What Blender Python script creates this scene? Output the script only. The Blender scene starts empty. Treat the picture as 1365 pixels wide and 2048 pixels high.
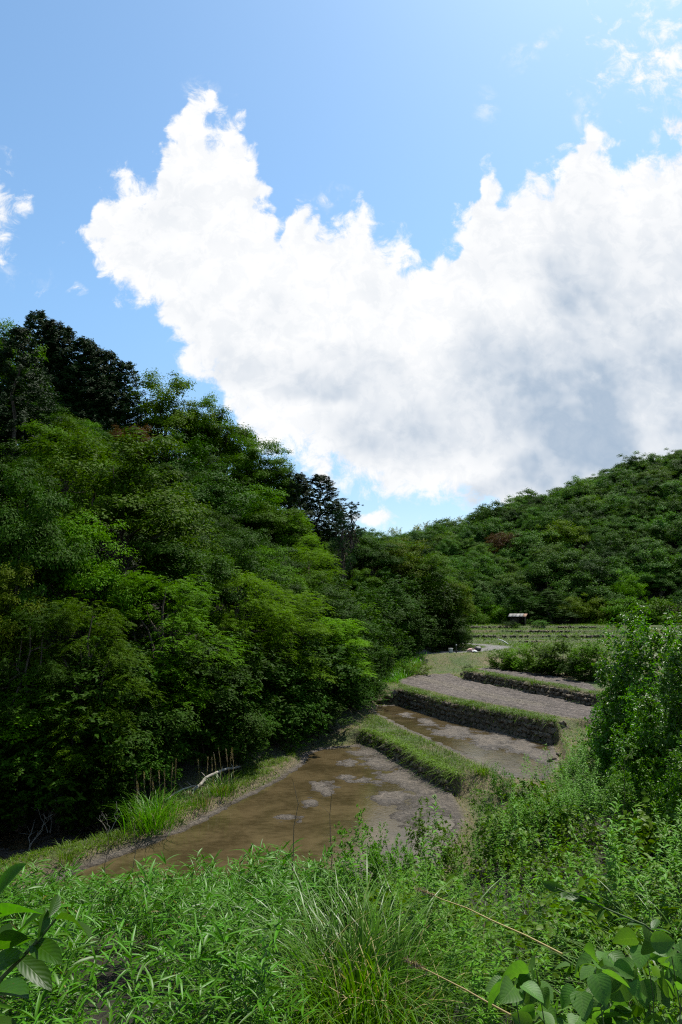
import bpy, bmesh, math, random
import numpy as np
from mathutils import Vector, Matrix, Euler

R = math.radians
rng = np.random.default_rng(7)
random.seed(7)
scene = bpy.context.scene
col = scene.collection

# ------------------------------------------------------------------ camera
F_PX, CX, CY = 1394.0, 682.5, 1024.0
PITCH = R(8.0)
EYE = 6.0
cam_d = bpy.data.cameras.new('camera')
cam_d.sensor_fit = 'VERTICAL'
cam_d.sensor_height = 36.0
cam_d.sensor_width = 24.0
cam_d.lens = 36.0 * F_PX / 2048.0
cam_d.clip_start = 0.1
cam_d.clip_end = 4000.0
cam = bpy.data.objects.new('camera', cam_d)
col.objects.link(cam)
cam.location = (0, 0, EYE)
cam.rotation_euler = (R(90) + PITCH, 0, 0)
scene.camera = cam


def ray(px, py):
    a = (px - CX) / F_PX
    b = (CY - py) / F_PX
    return (a, math.cos(PITCH) - b * math.sin(PITCH), math.sin(PITCH) + b * math.cos(PITCH))


def at(px, py, z):
    d = ray(px, py)
    k = (z - EYE) / d[2]
    return (d[0] * k, d[1] * k, z)


def at_depth(px, py, D):
    d = ray(px, py)
    k = D / d[1]
    return (d[0] * k, D, EYE + d[2] * k)


# ------------------------------------------------------------------ world, sun, exposure
SUN_EL, SUN_AZ = R(61), R(37)          # azimuth measured from +Y (the view) towards +X
world = bpy.data.worlds.new('World')
scene.world = world
world.use_nodes = True
wt = world.node_tree
wt.nodes.clear()


class NT:
    """tiny helper to write node graphs as expressions"""
    def __init__(self, tree):
        self.t = tree

    def n(self, typ, **kw):
        nd = self.t.nodes.new(typ)
        for k, v in kw.items():
            setattr(nd, k, v)
        return nd

    def set(self, sock, v):
        if isinstance(v, bpy.types.NodeSocket):
            self.t.links.new(v, sock)
        elif v is not None:
            sock.default_value = v

    def m(self, op, a, b=None, c=None, clamp=False):
        nd = self.n('ShaderNodeMath', operation=op, use_clamp=clamp)
        self.set(nd.inputs[0], a)
        self.set(nd.inputs[1], b)
        self.set(nd.inputs[2], c)
        return nd.outputs[0]

    def v(self, op, a, b=None):
        nd = self.n('ShaderNodeVectorMath', operation=op)
        self.set(nd.inputs[0], a)
        self.set(nd.inputs[1], b)
        return nd.outputs['Value'] if op in ('LENGTH', 'DOT_PRODUCT', 'DISTANCE') else nd.outputs[0]

    def xyz(self, x, y, z):
        nd = self.n('ShaderNodeCombineXYZ')
        self.set(nd.inputs[0], x); self.set(nd.inputs[1], y); self.set(nd.inputs[2], z)
        return nd.outputs[0]

    def noise(self, vec, scale, detail=4, rough=0.5, dist=0.0, out='Fac'):
        nd = self.n('ShaderNodeTexNoise')
        self.set(nd.inputs['Vector'], vec)
        nd.inputs['Scale'].default_value = scale
        nd.inputs['Detail'].default_value = detail
        nd.inputs['Roughness'].default_value = rough
        nd.inputs['Distortion'].default_value = dist
        return nd.outputs[out]

    def mix(self, fac, a, b):
        nd = self.n('ShaderNodeMix', data_type='RGBA')
        self.set(nd.inputs[0], fac)
        self.set(nd.inputs[6], a)
        self.set(nd.inputs[7], b)
        return nd.outputs[2]

    def ramp(self, x, lo, hi, a=0.0, b=1.0):
        nd = self.n('ShaderNodeMapRange', interpolation_type='SMOOTHSTEP')
        self.set(nd.inputs[0], x)
        nd.inputs[1].default_value = lo
        nd.inputs[2].default_value = hi
        nd.inputs[3].default_value = a
        nd.inputs[4].default_value = b
        return nd.outputs[0]

    def curve(self, x, pts, x0, x1, y0, y1):
        """piecewise curve through pts, in their own units"""
        nd = self.n('ShaderNodeFloatCurve')
        self.set(nd.inputs[1], self.m('DIVIDE', self.m('SUBTRACT', x, x0), x1 - x0, clamp=True))
        c = nd.mapping.curves[0]
        P = [((p[0] - x0) / (x1 - x0), (p[1] - y0) / (y1 - y0)) for p in pts]
        c.points[0].location = P[0]
        c.points[1].location = P[-1]
        for p in P[1:-1]:
            c.points.new(*p)
        for p in c.points:
            p.handle_type = 'VECTOR'
        nd.mapping.update()
        return self.m('ADD', self.m('MULTIPLY', nd.outputs[0], y1 - y0), y0)


def build_sky():
    g = NT(wt)
    out = g.n('ShaderNodeOutputWorld')
    bg = g.n('ShaderNodeBackground')
    sky = g.n('ShaderNodeTexSky', sky_type='NISHITA')
    sky.sun_disc = False
    sky.sun_elevation = SUN_EL
    sky.sun_rotation = SUN_AZ
    sky.altitude = 100
    sky.air_density = 1.0
    sky.dust_density = 0.7
    sky.ozone_density = 0.6
    bg.inputs['Strength'].default_value = 0.102
    tc = g.n('ShaderNodeTexCoord')
    dirv = tc.outputs['Generated']
    sp = g.n('ShaderNodeSeparateXYZ')
    g.set(sp.inputs[0], dirv)
    y = g.m('MAXIMUM', sp.outputs[1], 0.08)
    u0 = g.m('DIVIDE', sp.outputs[0], y)
    v0 = g.m('DIVIDE', sp.outputs[2], y)
    # warp: two octaves of billowing displacement
    uv = g.xyz(u0, v0, 0.0)
    w1 = g.v('SUBTRACT', g.noise(uv, 9.0, 3, 0.6, out='Color'), (0.5, 0.5, 0.5))
    sc = g.n('ShaderNodeVectorMath', operation='SCALE')
    g.set(sc.inputs[0], w1)
    sc.inputs['Scale'].default_value = 0.13
    uvw = g.v('ADD', uv, sc.outputs[0])
    s2 = g.n('ShaderNodeSeparateXYZ')
    g.set(s2.inputs[0], uvw)
    u, v = s2.outputs[0], s2.outputs[1]

    def uvp(p):
        d = ray(*p)
        return (d[0] / d[1], d[2] / d[1])
    top = [(100, 560), (150, 490), (168, 465), (185, 415), (218, 368), (252, 352), (285, 372), (322, 372), (336, 300), (352, 262),
           (378, 190), (408, 182), (426, 244), (445, 252), (470, 232), (484, 290), (512, 335), (545, 390),
           (558, 440), (576, 462), (590, 392), (606, 388), (620, 432), (652, 446), (690, 428), (712, 396), (738, 430),
           (790, 476), (830, 502), (884, 498), (902, 500), (910, 440), (948, 400), (962, 328), (990, 318), (1008, 378),
           (1045, 348), (1085, 336), (1140, 312), (1156, 292), (1168, 232), (1192, 280), (1238, 334), (1275, 308), (1322, 322),
           (1370, 296), (1500, 270), (1700, 420)]
    bot = [(100, 540), (150, 478), (168, 482), (190, 560), (240, 590), (300, 614), (345, 684), (385, 735), (432, 752), (455, 775), (470, 820),
           (490, 862), (532, 892), (580, 932), (640, 962), (700, 972), (760, 992), (830, 1012), (930, 1008), (1000, 1022),
           (1100, 1100), (1365, 1200), (1500, 1230), (1700, 1240)]
    topc = g.curve(u, sorted(uvp(p) for p in top), -0.5, 0.85, -0.1, 1.2)
    botc = g.curve(u, sorted(uvp(p) for p in bot), -0.5, 0.85, -0.1, 1.2)
    s = g.m('MINIMUM', g.m('SUBTRACT', topc, v), g.m('SUBTRACT', v, botc))
    s = g.m('MINIMUM', s, 0.16)

    def blob(px, py, rx, ry, rot=0):
        c = uvp((px, py))
        e = uvp((px + rx, py))[0] - c[0]
        f = uvp((px, py - ry))[1] - c[1]
        mp = g.n('ShaderNodeMapping', vector_type='TEXTURE')
        g.set(mp.inputs[0], uvw)
        mp.inputs['Location'].default_value = (c[0], c[1], 0)
        mp.inputs['Rotation'].default_value = (0, 0, rot)
        mp.inputs['Scale'].default_value = (e, f, 1)
        sub = g.m('SUBTRACT', 1.0, g.v('LENGTH', mp.outputs[0]))
        return sub, e
    for px, py, rx, ry, k in ((-25, 440, 60, 100, 0.5), (748, 1040, 75, 22, 0.5), (1320, 110, 95, 85, 0.22), (1355, 270, 34, 34, 0.4)):
        b, e = blob(px, py, rx, ry)
        s = g.m('MAXIMUM', s, g.m('MULTIPLY', g.m('MAXIMUM', b, -4.0), 0.10 * k))
    # faint torn wisps
    wisp = None
    for px, py, rx, ry, k, rot in ((1065, 100, 80, 26, 0.55, 0.7), (972, 215, 40, 42, 0.5, 0.0), (1310, 110, 130, 120, 0.8, 0.5),
                                   (15, 300, 22, 22, 0.8, 0), (50, 552, 60, 18, 0.5, 0), (136, 576, 22, 10, 1.0, 0), (1175, 235, 45, 70, 0.7, 0),
                                   (395, 190, 50, 40, .6, 0), (640, 385, 55, 30, .7, 0), (1345, 215, 60, 90, .6, 0)):
        b, e = blob(px, py, rx, ry, rot)
        b = g.m('MULTIPLY', g.m('MAXIMUM', b, 0.0), k)
        wisp = b if wisp is None else g.m('MAXIMUM', wisp, b)
    fine = g.noise(uv, 26.0, 6, 0.68, 0.4)
    mid = g.noise(uv, 6.0, 4, 0.6)
    # sky seen from elsewhere: scattered cumulus of the same kind
    nrm = g.v('NORMALIZE', dirv)
    gen = g.noise(g.v('MULTIPLY', nrm, (1, 1, 2.0)), 2.6, 3, 0.6)
    gen = g.m('MULTIPLY', g.m('SUBTRACT', gen, 0.58), 0.6)
    au = g.m('ABSOLUTE', g.m('SUBTRACT', u0, 0.1))
    side = g.m('MAXIMUM', g.ramp(au, 0.66, 0.95), g.ramp(sp.outputs[1], 0.35, 0.15))
    side = g.m('MAXIMUM', side, g.ramp(v0, 1.15, 1.45))
    gen = g.m('SUBTRACT', gen, g.m('MULTIPLY', g.m('SUBTRACT', 1.0, side), 1.0))
    s = g.m('MAXIMUM', s, gen)
    d = g.m('ADD', s, g.m('MULTIPLY', g.m('SUBTRACT', fine, 0.5), 0.15))
    mask = g.ramp(d, -0.008, 0.036)
    wm = g.m('MULTIPLY', wisp, g.ramp(fine, 0.42, 0.78))
    mask = g.m('MAXIMUM', mask, g.m('MINIMUM', g.m('MULTIPLY', wm, 1.8), 0.75))
    # grey undersides of the thick part of the cloud (cloud colour, thickness)
    grey = None
    for px, py, rx, ry, k, rot in ((1185, 560, 120, 230, 0.75, 0), (1280, 790, 340, 190, 0.85, 0), (930, 840, 330, 90, 0.8, 0.15),
                                   (660, 750, 270, 65, 0.52, -0.1), (1150, 930, 300, 80, 0.95, 0.3), (560, 620, 90, 60, 0.12, 0), (1080, 730, 210, 140, .68, 0),
                                   (1365, 560, 120, 200, .35, 0)):
        b, e = blob(px, py, rx, ry, rot)
        b = g.m('MULTIPLY', g.ramp(b, -0.15, 0.75), k)
        grey = b if grey is None else g.m('SUBTRACT', g.m('ADD', grey, b), g.m('MULTIPLY', grey, b))
    grey = g.m('MULTIPLY', grey, g.ramp(mid, 0.30, 0.62, 0.35, 1.0))
    soft = mid
    grey = g.m('ADD', grey, g.m('MULTIPLY', g.ramp(soft, 0.44, 0.70), 0.17), clamp=True)
    billow = g.ramp(fine, 0.42, 0.56)
    grey = g.m('ADD', grey, g.m('MULTIPLY', g.m('SUBTRACT', 1.0, billow), 0.12), clamp=True)
    bright = g.ramp(g.noise(uv, 15.0, 4, 0.6), 0.62, 0.85)
    grey = g.m('MULTIPLY', grey, g.m('SUBTRACT', 1.0, g.m('MULTIPLY', bright, 0.6)))
    grey = g.m('MULTIPLY', grey, g.m('ADD', 0.72, g.m('MULTIPLY', fine, 0.36)), clamp=True)
    K = 0.88 / 0.13
    ccol = g.mix(grey, (0.98 * K, 0.985 * K, 0.99 * K, 1), (0.36 * K, 0.47 * K, 0.61 * K, 1))
    tint = g.mix(g.ramp(sp.outputs[2], 0.10, 0.42), (0.84, 0.94, 1.0, 1), (0.99, 1.24, 1.29, 1))
    skyc = g.mix(1.0, sky.outputs[0], tint)
    skyc.node.blend_type = 'MULTIPLY'
    final = g.mix(mask, skyc, ccol)
    g.set(bg.inputs['Color'], final)
    wt.links.new(bg.outputs[0], out.inputs[0])


build_sky()
world.cycles.sampling_method = 'NONE'

sun_d = bpy.data.lights.new('sun', 'SUN')
sun_d.energy = 5.0
sun_d.angle = R(0.53)
sun_d.color = (1.0, 0.955, 0.88)
sun = bpy.data.objects.new('sun', sun_d)
col.objects.link(sun)
to_sun = Vector((math.sin(SUN_AZ) * math.cos(SUN_EL), math.cos(SUN_AZ) * math.cos(SUN_EL), math.sin(SUN_EL)))
sun.rotation_euler = to_sun.to_track_quat('Z', 'Y').to_euler()
sun.location = (0, 0, 80)

vs = scene.view_settings
vs.view_transform = 'Standard'
vs.look = 'None'
vs.exposure = 0.6
vs.gamma = 1.0
vs.use_curve_mapping = False
cy = scene.cycles
cy.pixel_filter_type = 'BLACKMAN_HARRIS'
cy.filter_width = 1.15
cy.max_bounces = 6
cy.diffuse_bounces = 3
cy.glossy_bounces = 2
cy.transmission_bounces = 3
cy.transparent_max_bounces = 4
cy.use_denoising = False
try:
    cy.denoiser = 'OPENIMAGEDENOISE'
    cy.denoising_input_passes = 'RGB_ALBEDO_NORMAL'
    cy.denoising_prefilter = 'NONE'
except Exception:
    pass
cy.caustics_reflective = False
cy.caustics_refractive = False
cy.sample_clamp_indirect = 4.0


# ------------------------------------------------------------------ helpers: meshes, materials, things
def mesh(name, V, F, mats=(), smooth=False, uv=None, mi=None, colr=None):
    """one mesh from arrays; F is an (n,3) or (n,4) int array or a list of such arrays"""
    if not isinstance(F, (list, tuple)):
        F = [F]
    F = [np.asarray(f, np.int32) for f in F if len(f)]
    V = np.asarray(V, np.float32)
    me = bpy.data.meshes.new(name)
    me.vertices.add(len(V))
    me.vertices.foreach_set('co', V.ravel())
    loops = np.concatenate([f.ravel() for f in F])
    sizes = np.concatenate([np.full(len(f), f.shape[1], np.int32) for f in F])
    starts = np.concatenate([[0], np.cumsum(sizes)[:-1]]).astype(np.int32)
    me.loops.add(len(loops))
    me.loops.foreach_set('vertex_index', loops)
    me.polygons.add(len(sizes))
    me.polygons.foreach_set('loop_start', starts)
    me.polygons.foreach_set('loop_total', sizes)
    if smooth:
        me.polygons.foreach_set('use_smooth', np.ones(len(sizes), bool))
    for m in mats:
        me.materials.append(m)
    if mi is not None:
        me.polygons.foreach_set('material_index', np.asarray(mi, np.int32))
    if uv is not None:
        l = me.uv_layers.new(name='UVMap')
        l.data.foreach_set('uv', np.asarray(uv, np.float32)[loops].ravel())
    if colr is not None:
        for k, arr in colr.items():
            if arr.ndim == 2:
                a = me.attributes.new(k, 'FLOAT_COLOR', 'POINT')
                a.data.foreach_set('color', np.hstack([arr, np.ones((len(arr), 1))]).astype(np.float32).ravel())
            else:
                a = me.attributes.new(k, 'FLOAT', 'POINT')
                a.data.foreach_set('value', arr.astype(np.float32))
    me.update(calc_edges=True)
    return me


class Bag:
    """collects pieces that make up one mesh"""
    def __init__(self):
        self.V, self.F3, self.F4, self.U, self.n = [], [], [], [], 0
        self.m3, self.m4 = [], []

    def add(self, V, F, uv=None, m=0):
        V = np.asarray(V, float)
        F = np.asarray(F)
        self.V.append(V)
        self.U.append(np.zeros((len(V), 2)) if uv is None else uv)
        if F.shape[1] == 3:
            self.F3.append(F + self.n); self.m3.append(np.full(len(F), m))
        else:
            self.F4.append(F + self.n); self.m4.append(np.full(len(F), m))
        self.n += len(V)
        return self

    def arrays(self):
        F = []
        mi = []
        if self.F3:
            F.append(np.concatenate(self.F3)); mi.append(np.concatenate(self.m3))
        if self.F4:
            F.append(np.concatenate(self.F4)); mi.append(np.concatenate(self.m4))
        return np.concatenate(self.V), F, np.concatenate(self.U), np.concatenate(mi)

    def mesh(self, name, mats, smooth=False):
        V, F, U, mi = self.arrays()
        return mesh(name, V, F, mats, smooth, U, mi)


def unit(a):
    return a / np.maximum(np.linalg.norm(a, axis=-1, keepdims=True), 1e-9)


def link(name, data, parent=None):
    o = bpy.data.objects.new(name, data)
    col.objects.link(o)
    if parent is not None:
        o.parent = parent
    return o


def tag(o, label=None, cat=None, group=None, kind=None):
    if label: o['label'] = label
    if cat: o['category'] = cat
    if group: o['group'] = group
    if kind: o['kind'] = kind
    return o


def thing(name, label, cat, loc=(0, 0, 0), rz=0.0, group=None, scale=None):
    o = bpy.data.objects.new(name, None)
    o.empty_display_size = 0.3
    col.objects.link(o)
    o.location = loc
    o.rotation_euler = (0, 0, rz)
    if scale is not None:
        o.scale = scale
    return tag(o, label, cat, group)


def fbm(x, y, scale, octaves=4, seed=0, gain=0.5):
    """value noise in [-1,1]"""
    tot = np.zeros_like(x, float)
    amp, norm = 1.0, 0.0
    f = scale
    for k in range(octaves):
        r = np.random.default_rng(seed * 101 + k)
        T = r.random((256, 256)) * 2 - 1
        X, Y = x * f + 17.3 * k, y * f + 5.1 * k
        xi, yi = np.floor(X).astype(int), np.floor(Y).astype(int)
        fx, fy = X - xi, Y - yi
        fx, fy = fx * fx * (3 - 2 * fx), fy * fy * (3 - 2 * fy)
        a, b = T[xi % 256, yi % 256], T[(xi + 1) % 256, yi % 256]
        c, d = T[xi % 256, (yi + 1) % 256], T[(xi + 1) % 256, (yi + 1) % 256]
        tot += amp * ((a * (1 - fx) + b * fx) * (1 - fy) + (c * (1 - fx) + d * fx) * fy)
        norm += amp
        amp *= gain
        f *= 2.03
    return tot / norm


def sstep(x, a, b):
    t = np.clip((x - a) / (b - a), 0, 1)
    return t * t * (3 - 2 * t)


def poly_dist(x, y, P, closed=True):
    """distance to a polygon (0 inside when closed) or polyline"""
    P = np.asarray(P, float)[:, :2]
    n = len(P)
    d2 = np.full(x.shape, 1e18)
    inside = np.zeros(x.shape, bool)
    for i in range(n if closed else n - 1):
        a, b = P[i], P[(i + 1) % n]
        e = b - a
        px_, py_ = x - a[0], y - a[1]
        t = np.clip((px_ * e[0] + py_ * e[1]) / max(e @ e, 1e-12), 0, 1)
        d2 = np.minimum(d2, (px_ - t * e[0]) ** 2 + (py_ - t * e[1]) ** 2)
        if closed:
            c = ((a[1] > y) != (b[1] > y))
            with np.errstate(divide='ignore', invalid='ignore'):
                xi = a[0] + (y - a[1]) * e[0] / (e[1] if abs(e[1]) > 1e-12 else 1e-12)
            inside ^= c & (x < xi)
    d = np.sqrt(d2)
    return np.where(inside, -d, d)


# ------------------------------------------------------------------ terrain
def pxpoly(pts, z):
    return np.array([at(p[0], p[1], z)[:2] for p in pts])


Z1, Z2, Z3, Z4 = 0.0, 0.5, 1.3, 1.75
P1 = pxpoly([(60, 1775), (200, 1718), (350, 1662), (470, 1600), (550, 1560), (598, 1528), (606, 1508), (640, 1497), (720, 1490),
             (760, 1505), (810, 1535), (865, 1570), (905, 1592), (930, 1640), (880, 1750), (700, 1830), (400, 1850), (100, 1850)], Z1)
C1 = pxpoly([(722, 1454), (765, 1468), (815, 1496), (868, 1529), (912, 1546), (955, 1538), (880, 1497), (800, 1460), (748, 1432)], 0.65)
T2 = pxpoly([(745, 1425), (742, 1412), (800, 1410), (900, 1442), (1000, 1465), (1108, 1490), (1120, 1530), (1090, 1560),
             (1010, 1555), (960, 1530), (880, 1490), (800, 1455)], Z2)
C2 = pxpoly([(800, 1377), (900, 1404), (1000, 1423), (1106, 1443), (1110, 1436), (1000, 1415), (900, 1396), (800, 1370)], 1.4)
T3 = pxpoly([(805, 1368), (900, 1393), (1000, 1412), (1112, 1433), (1180, 1440), (1235, 1435), (1210, 1418), (1100, 1394),
             (1000, 1373), (930, 1359), (900, 1347), (830, 1352), (795, 1362)], Z3)
C3 = pxpoly([(930, 1342), (1000, 1354), (1100, 1372), (1212, 1393), (1205, 1387), (1100, 1367), (1000, 1350), (940, 1339)], 1.85)
T4 = pxpoly([(950, 1341), (1000, 1351), (1100, 1368), (1200, 1386), (1180, 1368), (1100, 1352), (1000, 1338), (965, 1336)], Z4)
G1 = pxpoly([(30, 1760), (200, 1698), (350, 1640), (480, 1572), (560, 1535), (590, 1515), (580, 1500), (540, 1518), (440, 1568),
             (340, 1618), (200, 1672), (20, 1728)], 0.22)
P0 = np.vstack([pxpoly([(255, 1640), (250, 1688), (0, 1738)], -0.15), [(-16, 14.5), (-20, 18)]])
PLAT = np.array([(3, 60), (8, 61.5), (16, 61.5), (30, 58), (55, 60), (60, 79.5), (13, 79.5), (9, 70)], float)
F1 = np.array([(12.5, 81), (60, 80.5), (60, 86.2), (12, 86.6)], float)
F2 = np.array([(12, 87.2), (60, 86.8), (60, 93), (12, 93.4)], float)
F3 = np.array([(11, 94), (60, 93.6), (60, 99.6), (11, 100)], float)
F4 = np.array([(10, 100.6), (60, 100.2), (70, 112), (8, 112)], float)
SB = np.array([at(1130, 1470, .9)[:2], at(1230, 1450, .9)[:2], at(1230, 1500, .9)[:2], at(1150, 1515, .9)[:2]])  # grassy ramp by T2
LEVELS = [(P1, Z1), (C1, 0.66), (T2, Z2), (C2, 1.42), (T3, Z3), (C3, 1.9), (T4, Z4), (G1, 0.24), (P0, -0.15), (PLAT, 2.3),
          (F1, 2.55), (F2, 2.95), (F3, 3.35), (F4, 3.75), (SB, 0.95)]
EDGE = np.array([(-60, 2), (-40, 9), (-20, 15), (-13, 17.2), (-9.6, 19), (-6.4, 20.6), (-3.6, 26.2), (-1.6, 31.6), (0.9, 35.5), (2.0, 41), (2.2, 47), (3.0, 54),
                 (6.5, 60), (11.5, 68), (12.5, 78), (10, 95), (0, 112), (-30, 140), (-120, 190)], float)


def edge_t(x, y):
    """metres into the left-hand wood (positive) from its edge"""
    d = np.abs(poly_dist(x, y, EDGE, closed=False))
    loop = np.vstack([EDGE, [(-800, 190), (-800, 2)]])
    s = poly_dist(x, y, loop) < 0
    return np.where(s, d, -d)


YB = ([-60, -8, 0, 2.5, 4.2, 6.5, 9, 14, 60], [12.4, 12.6, 13.4, 15.2, 18.6, 21.5, 25, 29, 40])


def ridge(u):
    return np.interp(u, [-1.2, -.2, .04, .156, .264, .35, .49, .7, 1.2], [.10, .107, .116, .130, .170, .200, .242, .30, .36]) * 215.0


def ground_z(x, y, fine=True):
    x = np.asarray(x, float)
    y = np.asarray(y, float)
    num = np.zeros_like(x)
    den = np.zeros_like(x)
    for P, z in LEVELS:
        d = np.maximum(poly_dist(x, y, P), 0.0)
        w = 1.0 / (d ** 3 + 2e-4)
        num += w * z
        den += w
    z = num / den
    # the slope below the road on which the photographer stands
    yb = np.interp(x, YB[0], YB[1])
    zc = np.interp(x, [-9, 0, 2.5, 5, 8, 14], [0.75, 1.0, 1.2, 1.2, 1.6, 2.4])
    k = [np.full_like(x, 1.3), np.full_like(x, 3.9), yb * 0 + 9.0, yb - 1.6, yb + 0.4]
    v = [np.full_like(x, 4.4), np.interp(x, [-4, 0, 4], [2.95, 2.85, 3.15]), np.interp(x, [-5, 0, 3, 6], [1.85, 1.95, 2.25, 2.5]), zc, z]
    zf = np.where(y < k[0], 4.4, 0.0)
    for i in range(4):
        t = np.clip((y - k[i]) / np.maximum(k[i + 1] - k[i], .1), 0, 1)
        if i in (0, 3):
            t = t * t * (3 - 2 * t)
        zf = np.where((y >= k[i]) & (y < k[i + 1]), v[i] * (1 - t) + v[i + 1] * t, zf)
    z = np.where(y < k[4], zf, z)
    # right-hand side rises gently under the bushes
    xr = np.interp(y, [0, 10, 16, 25, 33, 45, 60, 100], [3, 5, 7.2, 11, 14.5, 19, 40, 60])
    z = z + 0.22 * np.maximum(0, x - xr)
    # left wooded hill
    t = edge_t(x, y)
    rise = np.where(t > 0, np.where(t < 28, 0.62 * t, 17.4 + 0.30 * (np.minimum(t, 60) - 28)), 0)
    rise = rise * np.interp(y, [0, 60, 80, 110, 150], [1, 1, .95, .85, .7])
    zl = np.where(t > 0, z + rise + 0.5 * fbm(x, y, .12, 3, 5) * np.clip(t / 6, 0, 1), z)
    # right wooded hill
    u = x / np.maximum(y, 20)
    s = np.clip((y - 112) / 103.0, 0, 1.25)
    rz = 3.7 + (ridge(u) - 3.7) * (1 - (1 - np.minimum(s, 1)) ** 1.35)
    rz = rz - np.maximum(0, y - 222) * 0.15 + 1.8 * fbm(x, y, .03, 3, 9) * np.clip(s * 3, 0, 1)
    zr = np.where(y > 112, rz, -50)
    z = np.maximum(zl, zr)
    if fine:
        z = z + 0.02 * fbm(x, y, 1.3, 4, 3)
    return z


def gz(x, y):
    return float(ground_z(np.array([x]), np.array([y]), False)[0])


def mud_height(x, y):
    """ploughed and trodden mud: puddles where it dips under the water line"""
    h = 0.012 * fbm(x, y, 0.42, 3, 21) + 0.060 * fbm(x, y, 2.3, 4, 22, .85)
    return h


MATS = {}


def new_mat(name):
    m = bpy.data.materials.new(name)
    m.use_nodes = True
    m.node_tree.nodes.clear()
    g = NT(m.node_tree)
    out = g.n('ShaderNodeOutputMaterial')
    MATS[name] = m
    return m, g, out


def principled(g, out, color, rough=0.6, spec=0.4, normal=None):
    b = g.n('ShaderNodeBsdfPrincipled')
    g.set(b.inputs['Base Color'], color)
    g.set(b.inputs['Roughness'], rough)
    g.set(b.inputs['Specular IOR Level'], spec)
    if normal is not None:
        g.set(b.inputs['Normal'], normal)
    if out is not None:
        g.t.links.new(b.outputs[0], out.inputs[0])
    return b


def bump(g, h, strength=0.5, dist=0.02):
    b = g.n('ShaderNodeBump')
    b.inputs['Strength'].default_value = strength
    b.inputs['Distance'].default_value = dist
    g.set(b.inputs['Height'], h)
    return b.outputs[0]


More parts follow.
